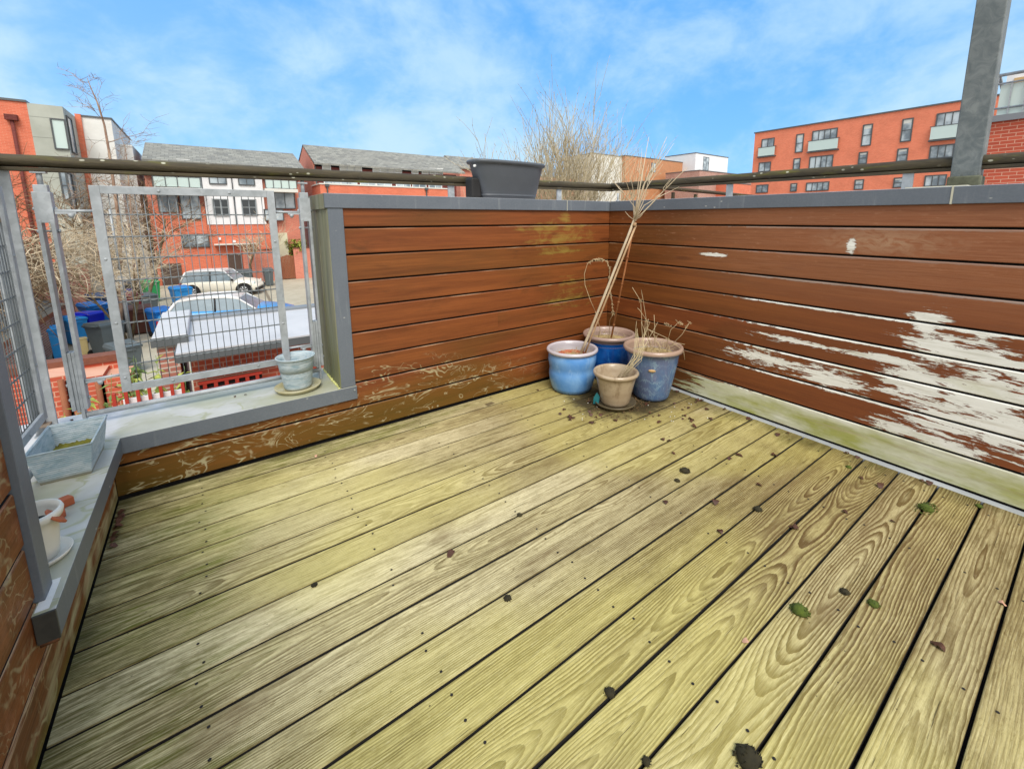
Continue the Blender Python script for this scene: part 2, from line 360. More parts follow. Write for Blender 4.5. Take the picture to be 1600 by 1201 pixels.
def m_cap(q):
    x, y, z = q.pos(); nx, ny, nz = q.nrm()
    n = q.noise(q.posv(), 3, 5, .6, .4); f = q.noise(q.posv(), 140, 2, .5); f2 = q.noise(q.vec(x*7, y*7, z*30), 1, 4, .6)
    c = q.mix(((n-.4)*1.4).clamp(), rgb(92, 100, 110), rgb(110, 118, 128))
    c = q.mix((f-.35)*.4, c, rgb(128, 132, 140))
    dr = q.noise(q.vec(x*34, y*34, z*3), 1, 4, .6); c = q.mix(dr.step(.58, .74)*.3, c, rgb(146, 150, 152)); sp_ = q.vor(q.vec(x*9, y*9, z*22), 1); c = q.mix((1-sp_.step(.03, .07))*.7, c, rgb(206, 206, 198))
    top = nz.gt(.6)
    sky_sheen = q.mix(n.step(.35, .65), rgb(186, 186, 190), rgb(210, 210, 212))
    c = q.mix(top*.88, c, sky_sheen)  # sky reflection painted as a paler colour on upward faces
    # wet and algae tidelines on the low sill only
    inner = (y*-1+.0).max((x+2.6)*1.0)   # towards the inner edge
    w = q.noise(q.vec(x*4.2, y*6, 2.0), 1, 3, .5, .8)
    ln = (1-(w-.5).abs().step(.004, .03))*top*z.step(.20, .24)*(1-z.step(.28, .4))*(1-(y+.012).step(.06, .22)).max(.15)
    ed = (1-(.012-(y*-1)).step(0, 1))
    edg = (1-(y+.012).step(.0, .09)).max(1-((x*-1)-2.6).step(.0, .07)*1.0)*top*(1-z.step(.28, .4))
    c = q.mix((ln*.35+(edg+(w-.5)*2.0-.55).clamp()*.7).clamp(), c, rgb(140, 142, 84))
    wr = (ell(q, x, y, -1.93, .15, .2, .25, 1.5).clamp())*top*(1-z.step(.28, .4))
    c = q.mix((wr+(w-.5)*.8).clamp()*top*(1-z.step(.28, .4))*.6, c, rgb(140, 142, 112))
    return dict(color=c, rough=.34+n*.22, bump=f, bs=.06, bd=.001)
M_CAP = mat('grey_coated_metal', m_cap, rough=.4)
def m_trimend(q):
    x, y, z = q.pos(); n = q.noise(q.vec(x*4, y*22, z*1.6), 1, 5, .6, .3); n2 = q.noise(q.vec(x*9, y*60, z*5), 1, 4, .6)
    c = q.mix(n.step(.3, .7), rgb(96, 100, 88), rgb(134, 134, 112)); c = q.mix((n2.step(.45, .75)*.6+(1-z.step(.25, .75))*.3), c, rgb(108, 112, 52))
    return dict(color=c, rough=.55+n2*.2)
M_TREND = mat('algae_streaked_metal', m_trimend)
def m_galv(q):
    p = q.posv(); n = q.noise(p, 9, 4, .6, .4); s = q.vor(p, 55, 'F1', 1)
    sx, sy, sz = q.sep(s)
    c = q.mix(((n-.35)*1.5+(sx-.5)*.25).clamp(), rgb(146, 152, 156), rgb(192, 198, 204))
    return dict(color=c, rough=.42+n*.2, metal=n*0+.15)
M_GALV = mat('galvanised_steel', m_galv)
M_WIRE = mat('dulled_steel_wire', color=rgb(116, 122, 126), rough=.5, metal=.2)
def m_galvbig(q):
    p = q.posv(); n = q.noise(p, 22, 5, .65, .8); x, y, z = q.pos(); s = q.vor(q.vec(x*30, y*30, z*18), 1, 'F1', 1); sx, sy, sz = q.sep(s)
    c = q.mix(n.step(.3, .75), rgb(94, 102, 104), rgb(124, 130, 130)); c = q.mix(sx.step(.7, .95)*n.step(.45, .62)*.25, c, rgb(148, 152, 148))
    c = q.mix((1-z.step(1.18, 1.25))*q.noise(p, 30, 5, .7).step(.4, .5)*.9, c, rgb(58, 56, 42))
    return dict(color=c, rough=.5+n*.2, metal=n*0+.3)
M_GALVB = mat('mottled_galvanised_steel', m_galvbig)
def m_rail(q):
    x, y, z = q.pos(); n = q.noise(q.vec(x*5, y*5, z*40), 1, 5, .6, .3); g = q.noise(q.vec(x*28, y*28, z*160), 1, 4, .6)
    c = q.mix(((n-.5)*1.4+g*.6).clamp(), rgb(46, 40, 28), rgb(92, 82, 58))
    m = q.noise(q.vec(x*3.1, y*3.1, z*22), 1, 5, .7)
    c = q.mix(m.step(.54, .68)*.7, c, rgb(92, 90, 22))
    l = q.vor(q.vec(x*22, y*22, z*40), 1); c = q.mix((1-l.step(.12, .2))*m.step(.45, .6)*.7, c, rgb(196, 196, 176))
    return dict(color=c, rough=.75+g*.1, bump=g+n, bs=.6, bd=.003)
M_RAIL = mat('mossy_handrail_timber', m_rail)
def brick(a, b, mortar, msize=.010, bw=.225, bh=.075, amt=1):
    def fn(q):
        x, y, z = q.pos(); t = q.t; n = t.nodes.new('ShaderNodeTexBrick')
        v = q.vec(x+y, z, 0.0); t.links.new(v.s, n.inputs['Vector'])
        n.inputs['Color1'].default_value = (*a, 1); n.inputs['Color2'].default_value = (*b, 1); n.inputs['Mortar'].default_value = (*mortar, 1)
        n.inputs['Scale'].default_value = 1; n.inputs['Mortar Size'].default_value = msize; n.inputs['Brick Width'].default_value = bw; n.inputs['Row Height'].default_value = bh
        n.inputs['Mortar Smooth'].default_value = .2; n.inputs['Bias'].default_value = 0
        w = q.noise(q.vec(x+y, z, 0.0), .7, 5, .6); w2 = q.noise(q.vec((x+y)*5, z*16, 0.0), 1, 3, .6)
        c = q.mix(w.step(.4, .7)*.28, N(t, n.outputs[0]), tuple(k*.55 for k in a)); c = q.mix(w2.step(.5, .8)*.3, c, tuple(min(1, k*1.35) for k in b))
        return dict(color=c)
    return fn
M_BR1 = mat('orange_red_brick', brick(rgb(206, 124, 102), rgb(190, 110, 90), rgb(212, 168, 150), .006), rough=.85)
M_BR2 = mat('near_red_brick', brick(rgb(196, 92, 66), rgb(174, 76, 54), rgb(206, 160, 136), .0075), rough=.85)
M_BR3 = mat('pink_weathered_brick', brick(rgb(176, 116, 100), rgb(150, 92, 80), rgb(190, 178, 166), .012), rough=.9)
M_BR4 = mat('dark_red_brick', brick(rgb(104, 42, 36), rgb(92, 36, 32), rgb(120, 70, 60), .006), rough=.85)
M_BR5 = mat('bright_orange_brick', brick(rgb(212, 114, 84), rgb(200, 102, 74), rgb(212, 144, 118), .006), rough=.85)
def speck(a, b, sc=8, st=.0):
    def fn(q):
        x, y, z = q.pos(); n = q.noise(q.posv(), sc, 6, .62, .3); n2 = q.noise(q.posv(), sc*.13, 4, .6)
        return dict(color=q.mix(((n-.5)*1.2+(n2-.5)*1.4+.5).clamp(), a, b))
    return fn
M_PAVE = mat('pale_concrete_paving', speck(rgb(150, 142, 122), rgb(186, 180, 162), 3), rough=.9)
M_ASPH = mat('light_tarmac', speck(rgb(128, 124, 112), rgb(158, 152, 138), 5), rough=.9)
M_COPE = mat('brown_coping_brick', speck(rgb(92, 52, 40), rgb(126, 78, 58), 20), rough=.85)
M_MEMB = mat('pale_grey_roof_membrane', speck(rgb(172, 172, 174), rgb(196, 196, 198), 2.5), rough=.55)
M_FASC = mat('dark_grey_fascia', color=rgb(84, 88, 90), rough=.5)
def m_slate(q):
    x, y, z = q.pos(); t = q.t; n = t.nodes.new('ShaderNodeTexBrick'); v = q.vec(x+y*.0, z, 0.0); t.links.new(v.s, n.inputs['Vector'])
    n.inputs['Color1'].default_value = (*rgb(146, 146, 138), 1); n.inputs['Color2'].default_value = (*rgb(112, 112, 108), 1); n.inputs['Mortar'].default_value = (*rgb(84, 84, 80), 1)
    n.inputs['Scale'].default_value = 1; n.inputs['Mortar Size'].default_value = .012; n.inputs['Brick Width'].default_value = .4; n.inputs['Row Height'].default_value = .14
    w = q.noise(q.vec(x, z*2, 0.0), 1.6, 6, .65); c = q.mix(w.step(.4, .7)*.5, N(t, n.outputs[0]), rgb(138, 136, 126)); return dict(color=c)
M_SLATE = mat('grey_slate', m_slate, rough=.8)
M_REND = mat('white_render', speck(rgb(214, 214, 216), rgb(232, 232, 234), 1.2), rough=.8)
def jointed(a, b, pitch):
    def fn(q):
        x, y, z = q.pos(); n = q.noise(q.posv(), .8, 5, .6); c = q.mix(n.step(.3, .7), a, b); f = ((z+.2)/pitch).frac(); return dict(color=q.mix((1-(f-.5).abs().step(.012, .02))*.6, c, tuple(k*.35 for k in a)))
    return fn
M_GCLAD = mat('grey_green_panel', jointed(rgb(154, 158, 148), rgb(170, 174, 164), .95), rough=.6)
M_PJ = mat('pale_jointed_panel', jointed(rgb(206, 206, 200), rgb(222, 222, 218), 1.25), rough=.6)
M_PCLAD = mat('pale_panel', speck(rgb(198, 198, 190), rgb(214, 214, 208), .8), rough=.6)
M_TAN = mat('sandy_cladding', speck(rgb(186, 152, 104), rgb(202, 168, 120), 2), rough=.8)
M_WHT = mat('white_window_frame', color=rgb(220, 222, 222), rough=.5)
M_FRM = mat('grey_window_frame', color=rgb(74, 78, 80), rough=.5)
def m_glass(q):
    n = q.noise(q.posv(), .9, 3, .5); return dict(color=q.mix(n.step(.35, .65), rgb(96, 110, 120), rgb(184, 196, 202)))
M_GLASS = mat('reflective_window_glass', m_glass, rough=.08, spec=.8)
M_GLD = mat('dark_window_glass', color=rgb(40, 46, 48), rough=.1, spec=.7)
M_GLB = mat('frosted_balcony_glass', color=rgb(186, 204, 200), rough=.15, spec=.7)
M_DOOR = mat('dark_timber_door', speck(rgb(70, 56, 50), rgb(92, 74, 64), 12), rough=.7)
M_GATE = mat('brown_timber_boards', speck(rgb(118, 66, 42), rgb(148, 92, 62), 10), rough=.8)
M_REDP = mat('red_painted_timber', speck(rgb(150, 40, 26), rgb(172, 54, 34), 8), rough=.6)
M_BLK = mat('black_rubber', color=rgb(24, 24, 25), rough=.7)
def m_bark(a, b):
    return lambda q: dict(color=q.mix(q.noise(q.posv(), 4, 5, .7).step(.35, .65), a, b))
M_BARK = mat('grey_brown_bark', m_bark(rgb(88, 74, 58), rgb(128, 114, 90)), rough=.9, spec=.05)
M_TWIG = mat('brown_twig', m_bark(rgb(84, 68, 52), rgb(146, 124, 98)), rough=.9, spec=.05)
M_TWIGP = mat('pale_straw_twig', m_bark(rgb(172, 156, 130), rgb(206, 192, 168)), rough=.9, spec=.05)
M_BUFF = mat('buff_budding_twig', m_bark(rgb(150, 138, 112), rgb(190, 178, 150)), rough=.9, spec=.05)
M_LEAF = mat('yellow_green_leaf', m_bark(rgb(104, 120, 40), rgb(160, 164, 72)), rough=.6)
M_LEAFD = mat('mid_green_leaf', m_bark(rgb(72, 98, 44), rgb(112, 134, 66)), rough=.6)

# ------------------------------------------------------------------ DECK
rnd = random.Random(7)
ZT = 1.1642; ZCB = 1.0995; Z1 = 1.0112; PC = .125; WL = -2.635; XP = -1.756; XE = -1.824
dk = MB(); Y0 = -.1193; DP = .1229
prev = .0
# per board: distance of the log's heart, grain contrast, bleaching
for k in range(1, 31):
    yb = 0.0 if k == 1 else prev
    gap = rnd.choice([.0045, .0055, .0065]) if k < 8 else rnd.choice([.006, .007, .0075])
    ye = Y0-DP*(k-1)+gap/2
    prev = ye-gap
    dz = rnd.uniform(-.0012, .0008)
    mid = (yb+ye)/2; hw = (yb-ye)/2; sdv = k*1.37+rnd.random()
    flat = k in (6, 9, 13, 15, 17) or rnd.random() < .25
    if flat: yc = rnd.uniform(-.02, .02); dd = rnd.uniform(.015, .045); g2 = 1.0; g3 = rnd.uniform(150, 190)
    else: yc = rnd.choice([-1, 1])*rnd.uniform(.05, .12); dd = rnd.uniform(.03, .10); g2 = rnd.uniform(.25, .6); g3 = rnd.uniform(170, 240)
    con = .45 if k < 5 else (.6 if k < 11 else rnd.uniform(.75, 1.0))
    if k in (13, 17): con = 1.0; dd = .02
    if k == 17: yc = .01; dd = .0; g2 = .8; g3 = 120
    if k == 13: yc = -.02; dd = .03; g2 = .9
    if k == 18: con = .35
    tint = rnd.uniform(.2, .7) if k < 12 else rnd.uniform(0, .4)
    if k in (3, 8): tint = .85; con = .35
    b = .003
    prof = [(yb, -.026), (yb, -b), (yb-b*.3, -b*.3), (yb-b, 0), (ye+b, 0), (ye+b*.3, -b*.3), (ye, -b), (ye, -.026)]
    A = []
    for xx in (WL+.002, -.038+rnd.uniform(-.003, .003)):
        A.append([dk.pt((xx, yy, zz+dz), bc=(xx, yy-mid, sdv), bp=(yc, dd, con), bq=(tint, g2, g3)) for yy, zz in prof])
    for i in range(7): dk.face((A[0][i+1], A[0][i], A[1][i], A[1][i+1]), 1 if i in (0, 6) else 0)  # board sides painted black so the gaps look shaded
    dk.face(A[0][::1]); dk.face(A[1][::-1])
# countersunk screws: pairs in each board over the joists
for jx in (-2.38, -1.93, -1.47, -1.0, -.55, -.12):
    for k in range(1, 31):
        ym = Y0-DP*(k-1)+DP/2
        for s_ in (-1, 1):
            if rnd.random() < .12: continue
            cx_, cy_ = jx+rnd.uniform(-.012, .012), ym+s_*.034+rnd.uniform(-.004, .004)
            r_ = .0036
            dk.face([dk.pt((cx_+r_*cos(a), cy_+r_*sin(a), .0012)) for a in [2*pi*i/7 for i in range(7)]], 1)
deck = dk.build('deck', [M_DECK, M_DARK]); tag(deck, kind='structure')
sub = MB(); sub.box((WL-.02, -3.7, -.06), (0.02, .02, -.034)); tag(sub.build('deck_gap_shade', M_DARK), kind='structure')  # black sheet standing in for the shade seen through the board gaps
ground_sc = None

# ------------------------------------------------------------------ PARAPET WALLS
def boards(mb, along, lo, hi, face, zs, nrmdir, seed0, th=.018, splits=()):
    """horizontal boards; along 'x' or 'y'; face = plane coordinate; zs list of (z0,z1)"""
    for i, (z0, z1) in enumerate(zs):
        cuts = [lo, hi]
        for (bi, c) in splits:
            if bi == i: cuts = [lo, c, hi]
        for a, b in zip(cuts, cuts[1:]):
            sdv = seed0+i*1.7+a*.31; e = .0025; off = rnd.uniform(-.001, .001)
            a_ = a+(.0006 if a != lo else 0)
            prof = [(0, z0+e), (0, z1-e*1.6), (e*1.3, z1), (th, z1), (th, z0), (e*.6, z0)]
            R_ = []
            for uu in (a_, b):
                ring = []
                for dpt, zz in prof:
                    f = face-nrmdir*(dpt-off)
                    p = (uu, f, zz) if along == 'x' else (f, uu, zz)
                    ring.append(mb.pt(p, bc=(uu, zz-z0, sdv)))
                R_.append(ring)
            for j in range(6): mb.face((R_[0][j], R_[0][(j+1) % 6], R_[1][(j+1) % 6], R_[1][j]), 1 if j in (2, 3, 4) else 0)  # faces inside the gaps coloured black in place of shadow
            mb.face(R_[0][::-1]); mb.face(R_[1])
g = .009
zfull = [(Z1+g/2, ZCB+.02)] + [(Z1-PC*(k+1)+g/2, Z1-PC*k-g/2) for k in range(8)]
zlast_b = zfull[-1]; zfull[-1] = (.010, zlast_b[1]+0)
# board 9 runs from the eighth gap to just above the deck
zb_full = [(Z1+g/2, ZCB+.02)] + [(Z1-PC*(k+1)+g/2, Z1-PC*k-g/2) for k in range(7)] + [(.016, Z1-PC*7-g/2)]
pw = thing('parapet_wall', 'orange-brown timber clad parapet at the back of the deck with a step down to a low sill', 'parapet wall', (0, .1, 0))
pw.location = (0, 0, 0)
mb = MB(); boards(mb, 'x', XP, -.0005, 0, zb_full[:-2], -1, 1, splits=((5, -.93),)); boards(mb, 'x', XP, -.0005, 0, zb_full[-2:-1], -1, 31); boards(mb, 'x', WL+.001, XP-.0005, 0, [(zb_full[-2][0], .2)], -1, 31.3); boards(mb, 'x', WL+.001, -.0005, 0, zb_full[-1:], -1, 57)
mb.build('cladding', [M_CB, M_DARK], pw)
mb = MB(); mb.box((XE+.01, .020, -.3), (.33, .33, ZT-.006)); mb.box((WL-.33, .0205, -.3), (XE+.008, .33, .243)); mb.build('wall_core', M_DARK, pw)
mb = MB()
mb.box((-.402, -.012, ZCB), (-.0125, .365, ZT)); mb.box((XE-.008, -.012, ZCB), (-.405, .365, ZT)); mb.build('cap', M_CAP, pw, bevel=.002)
mb = MB(); mb.box((-.405, -.0135, ZCB-.0005), (-.402, .366, ZT+.001)); mb.build('cap_joint', mat('pale_sealant', color=rgb(190, 188, 170), rough=.7), pw)
mb = MB(); mb.box((XE+.003, -.008, .251), (XP, .012, ZCB-.001)); mb.build('edge_trim', M_CAP, pw, bevel=.0015)
mb = MB(); mb.box((XE-.001, -.005, .2505), (XE+.009, .20, ZCB-.001)); mb.box((XE-.003, .201, .2505), (XE+.008, .345, ZCB-.001)); mb.box((XE-.0105, -.006, ZCB-.004), (XE-.0082, .366, ZT-.001)); mb.build('end_flashing', M_TREND, pw, bevel=.001)
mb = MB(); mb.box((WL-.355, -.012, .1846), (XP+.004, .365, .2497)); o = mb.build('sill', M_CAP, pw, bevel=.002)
mb = MB(); mb.tube([(XP-.008, -.012, .232), (XP-.008, -.0165, .232)], .004, 8); mb.build('fixing_screw', M_GALV, o)
# little ridge of moss where the end flashing meets the sill
mb = MB()
for i in range(60):
    yy = rnd.uniform(-.005, .34); r_ = rnd.uniform(.003, .007); mb.lathe([(r_*.5, 0), (r_, r_*.4), (r_*.6, r_*.9), (0.0005, r_)], (XE-.003-rnd.uniform(0, .006), yy, .2495), 6)
mb.build('moss_line', mat('pale_lime_moss', m_bark(rgb(150, 156, 70), rgb(196, 198, 130))), pw)

pr = thing('parapet_wall', 'long timber clad parapet along the right side of the deck with white peeling patches', 'parapet wall')
mb = MB(); boards(mb, 'y', -3.7, -.001, 0, zb_full[:-1], -1, 101, splits=((4, -2.6),)); boards(mb, 'y', -3.7, -.019, 0, [(.008, Z1-PC*7-g/2)], -1, 151)
mb.build('cladding', [M_CR, M_DARK], pr)
mb = MB(); mb.box((.020, -3.7, -.3), (.31, -.001, ZT-.006)); mb.build('wall_core', M_DARK, pr)
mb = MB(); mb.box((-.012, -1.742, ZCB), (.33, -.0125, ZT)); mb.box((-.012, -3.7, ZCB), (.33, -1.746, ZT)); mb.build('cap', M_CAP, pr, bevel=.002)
mb = MB(); mb.box((-.0135, -1.747, ZCB-.0005), (.331, -1.741, ZT+.001)); mb.box((.0, -1.78, ZT+.0005), (.2, -1.60, ZT+.004)); mb.build('cap_joint', mat('pale_sealant', color=rgb(190, 188, 170)), pr)
mb = MB(); mb.box((-.0375, -3.7, -.02), (.001, -.001, -.001)); mb.build('base_flashing', mat('pale_lead_flashing', speck(rgb(138, 142, 146), rgb(178, 182, 186), 14), rough=.45), pr)

pl = thing('parapet_wall', 'short near timber clad parapet at the left edge with scratched brown boards and low sill', 'parapet wall')
mb = MB(); boards(mb, 'y', -3.7, -.872, WL, zb_full[:-2], 1, 201); boards(mb, 'y', -3.7, -.872, WL, zb_full[-2:-1], 1, 231); boards(mb, 'y', -.8715, -.001, WL, [(zb_full[-2][0], .2)], 1, 231.3); boards(mb, 'y', -3.7, -.001, WL, [(.008, Z1-PC*7-g/2)], 1, 251)
mb.build('cladding', [M_CL, M_DARK], pl)
mb = MB(); mb.box((WL-.33, -3.7, -.3), (WL-.020, -.85, ZT-.006)); mb.box((WL-.33, -.849, -.3), (WL-.0205, -.001, .243)); mb.build('wall_core', M_DARK, pl)
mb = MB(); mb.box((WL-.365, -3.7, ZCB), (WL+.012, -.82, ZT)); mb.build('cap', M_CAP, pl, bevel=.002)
mb = MB(); mb.box((WL-.34, -.868, .2505), (WL+.012, -.812, ZCB-.001)); mb.build('edge_trim', M_CAP, pl, bevel=.0015)
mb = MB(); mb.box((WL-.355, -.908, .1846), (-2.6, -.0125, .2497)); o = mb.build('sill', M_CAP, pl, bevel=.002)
mb = MB(); mb.box((-2.634, -.914, .1835), (-2.6, -.9085, .2503)); mb.build('end_plate', mat('dark_tarnished_metal', speck(rgb(52, 54, 54), rgb(84, 84, 80), 30), rough=.5, metal=.3), o, bevel=.001)
mb = MB(); mb.tube([(-2.631, -.911, .181), (-2.603, -.911, .181)], .0045, 10); mb.build('rust_line', mat('rust_stain', speck(rgb(112, 66, 28), rgb(60, 40, 24), 40), rough=.8), o)
mb = MB(); mb.box((-2.633, -.90, .2499), (-2.612, -.80, .2506)); mb.build('pale_lime_scab', mat('lime_deposit', speck(rgb(206, 208, 206), rgb(232, 232, 230), 40), rough=.9), o)

# ------------------------------------------------------------------ HANDRAIL
YR, XR_, XLp = .215, .235, -2.835
hr = thing('handrail', 'mossy brown timber handrail running above the parapet and the mesh infill', 'handrail')
def rail(name, pts, parent, r=.0212):
    mb = MB(); mb.tube(pts, r, 14)
    low = [Vector(p)-Vector((0, 0, r*1.05)) for p in pts]
    a, b = low[0], low[-1]; d = (b-a).normalized(); n_ = Vector((-d.y, d.x, 0))*.0165
    P = [a-n_, a+n_, b+n_, b-n_]; Q = [p-Vector((0, 0, .013)) for p in P]
    ids = [mb.pt(p) for p in P+Q]
    for f in ((0, 1, 2, 3), (7, 6, 5, 4), (0, 4, 5, 1), (1, 5, 6, 2), (2, 6, 7, 3), (3, 7, 4, 0)): mb.face([ids[i] for i in f])
    return mb.build(name, M_RAIL, parent, bevel=.002)
zl = 1.256; zc_ = 1.287; zr_ = 1.267
def seg(a, b, n=24):
    a, b = Vector(a), Vector(b)
    return [a.lerp(b, i/n)+Vector((0, 0, sin(i*1.9)*.0006)) for i in range(n+1)]
rail('rail', seg((XLp, YR, zl), (XR_+.015, YR, zc_)), hr)
rail('rail', seg((XR_, YR-.003, zc_+.002), (XR_, -3.7, 1.258)), hr)
rail('rail', seg((XLp, YR+.01, zl+.001), (XLp, -3.7, zl-.01)), hr)
def stub(x, y, z0, z1, alongx=True):
    mb = MB(); w, d = (.019, .006) if alongx else (.006, .019)
    mb.box((x-w, y-d, z0), (x+w, y+d, z1)); mb.box((x-.03, y-.03, z0), (x+.03, y+.03, z0+.006)); mb.build('bracket', M_GALV, hr, bevel=.001)
for xx in (-1.10, -.28): stub(xx, YR, ZT, zl+.004+(xx+1.8)*.012)
for yy in (-.73, -1.55, -2.4): stub(XR_, yy, ZT, 1.245, False)
# small threaded stud at the rail's inner corner
mb = MB(); mb.tube([(.10, .02, ZT), (.10, .02, ZT+.06)], .006, 8); mb.tube([(.10, .02, ZT+.004), (.10, .02, ZT+.012)], .014, 8); mb.build('bracket', M_GALV, hr)

# ------------------------------------------------------------------ BALUSTRADE POSTS, MESH PANELS
def fin_post(label, x, y, rz, zt):
    t = thing('balustrade_post', label, 'post', (x, y, .25), rz, 'slotted steel posts beside the mesh panel')
    mb = MB(); H = zt-.25
    for sx in (-1, 1): mb.box((sx*.017-.006, -.024, .07), (sx*.017+.006, .024, .80))
    mb.box((-.0235, -.022, .79), (.0235, .022, .90)); mb.box((-.018, -.018, .90), (.018, .018, .925))
    mb.build('upright', M_GALV, t, bevel=.0015)
    mb = MB(); mb.box((-.0105, -.020, .06), (-.0005, .020, .30)); mb.box((.0005, -.020, .0), (.0105, .020, .30)); mb.build('foot_plate', M_GALV, t, bevel=.001)
    mb = MB(); mb.tube([(0, 0, .92), (0, 0, H-.022)], .008, 8); mb.box((-.02, -.014, H-.04), (.02, .014, H-.034)); mb.build('stem', M_GALV, t)
    for zz in (.11, .17, .76, .84):
        mb = MB(); mb.tube([(-.031, 0, zz), (-.030, 0, zz), (-.0299, 0, zz), (-.024, 0, zz), (-.0239, 0, zz), (.0239, 0, zz), (.024, 0, zz), (.03, 0, zz), (.0301, 0, zz), (.031, 0, zz)], [.0035, .0035, .007, .007, .0035, .0035, .007, .007, .0035, .0035], 6); mb.build('bolt', M_GALV, t)
    return t
fin_post('slotted galvanised steel post between the mesh panel and the clad parapet', -1.876, YR, 0, 1.256)
fin_post('slotted galvanised steel post just right of the broad corner post', -2.728, YR, 0, 1.256)
cp = thing('balustrade_post', 'broad flat galvanised steel post at the outer corner of the low sill', 'post', (-2.825, YR+.005, .25))
mb = MB(); mb.box((-.036, -.006, .0), (.026, .006, .985)); mb.box((-.036, -.055, .02), (-.024, -.0065, .985)); mb.build('upright', M_GALV, cp, bevel=.002)
mb = MB(); mb.box((-.03, -.045, 0), (.032, .02, .004)); mb.build('foot_plate', M_GALV, cp)
MRF = mat('rusty_fitting', speck(rgb(116, 92, 70), rgb(140, 134, 126), 60), rough=.6)
for zz in (.05, .075, .80): mb = MB(); mb.tube([(-.01, -.006, zz), (-.01, -.020, zz)], .008, 6); mb.build('bolt', MRF, cp)
mb = MB(); mb.box((-.018, -.04, .033), (.012, -.0065, .041)); mb.build('clamp_plate', MRF, cp)

def mesh_panel(label, W_, H_, loc, rz):
    t = thing('mesh_panel', label, 'mesh panel', loc, rz, 'wire mesh infill panels over the low sill')
    fw_ = .030
    mb = MB()
    mb.box((0, -.006, 0), (fw_, .004, H_)); mb.box((W_-fw_, -.006, 0), (W_, .004, H_))
    mb.box((fw_, -.006, H_-fw_), (W_-fw_, .004, H_)); mb.box((fw_, -.006, 0), (W_-fw_, .004, fw_))
    mb.build('frame', M_GALV, t, bevel=.0012)
    mb = MB(); n = int((W_-.05)/.0245)
    for i in range(n+1):
        x = .025+(W_-.05)*i/n; mb.tube([(x, .010, .012), (x, .010, H_-.012)], .0015, 5)
    nz = int(round((H_-.05)/.083))
    for j in range(nz+1):
        z = .022+(H_-.044)*j/nz
        for dz in (-.0014, .0014):
            pts = [(.02+(W_-.04)*i/(2*n), .0115+dz*0+.0022*(1 if (i % 2) else -1)*(1 if dz > 0 else -1), z+dz) for i in range(2*n+1)]
            mb.tube(pts, .0019, 4)
    mb.build('wire_grid', M_WIRE, t)
    for x, z in ((.015, .06), (.015, H_*.35), (.015, H_*.66), (.16, .015), (W_*.78, .015), (.2, H_-.015), (W_*.72, H_-.015), (W_-.015, .2), (W_-.015, H_*.72)):
        mb = MB(); mb.lathe([(.0055, 0), (.005, .0018), (.0005, .002)], (0, 0, 0), 8)
        for v_ in mb.v[-24:]:
            a_ = Vector(v_); v_.x, v_.y, v_.z = a_.x+x, -.006-a_.z, a_.y+z
        mb.build('screw', M_GALV, t)
    return t
PNX0, PNX1 = -2.602, -2.0
mp = mesh_panel('steel framed wire mesh panel facing the car park at the back', PNX1-PNX0, 1.178-.363, (PNX0, .19, .363), 0)
# brackets from panel frame to posts
PW = PNX1-PNX0
for z in (.72, .07):
    for a_, b_, p0, p1, t0 in ((-.10, .02, -.10, -.045, -.06), (PW-.02, PW+.10, PW+.05, PW+.10, PW+.065)):
        mb = MB(); mb.tube([(a_, .013, z), (b_, .013, z)], .0055, 8); mb.box((p0, .006, z-.011), (p1, .02, z-.003)); mb.tube([(t0, .012, z-.01), (t0, .012, z-.026)], [.011, .005], 8); mb.build('clamp', M_GALV, mp)
mp2 = mesh_panel('steel framed wire mesh panel on the left side, cut by the picture edge', .90, .815, (-2.80, -.80, .345), pi/2)
# low tube rails
tr = thing('tube_rail', 'round galvanised tube lying low along the back of the sill under the mesh panel', 'rail', (0, 0, 0))
mb = MB(); mb.tube([(-2.715, .205, .294), (-1.868, .205, .296)], .0105, 12); mb.build('tube', M_GALV, tr)
tr2 = thing('tube_rail', 'short round galvanised tube at the left side of the sill behind the blue trough', 'rail', (0, 0, 0))
mb = MB(); mb.tube([(-2.775, -.86, .285), (-2.775, .14, .285)], .0105, 12); mb.build('tube', M_GALV, tr2)
# tall steel column
co = thing('steel_column', 'tall mottled galvanised box column rising out of the right parapet', 'column', (.24, -1.735, ZT))
mb = MB(); mb.box((-.04, -.043, 0), (.04, .043, 2.4)); mb.build('shaft', M_GALVB, co, bevel=.003)
mb = MB(); mb.box((-.046, -.05, 0.001), (.046, .05, .05)); mb.build('base_sleeve', mat('mossy_sleeve', speck(rgb(52, 52, 40), rgb(120, 124, 104), 26), rough=.9), co, bevel=.006)


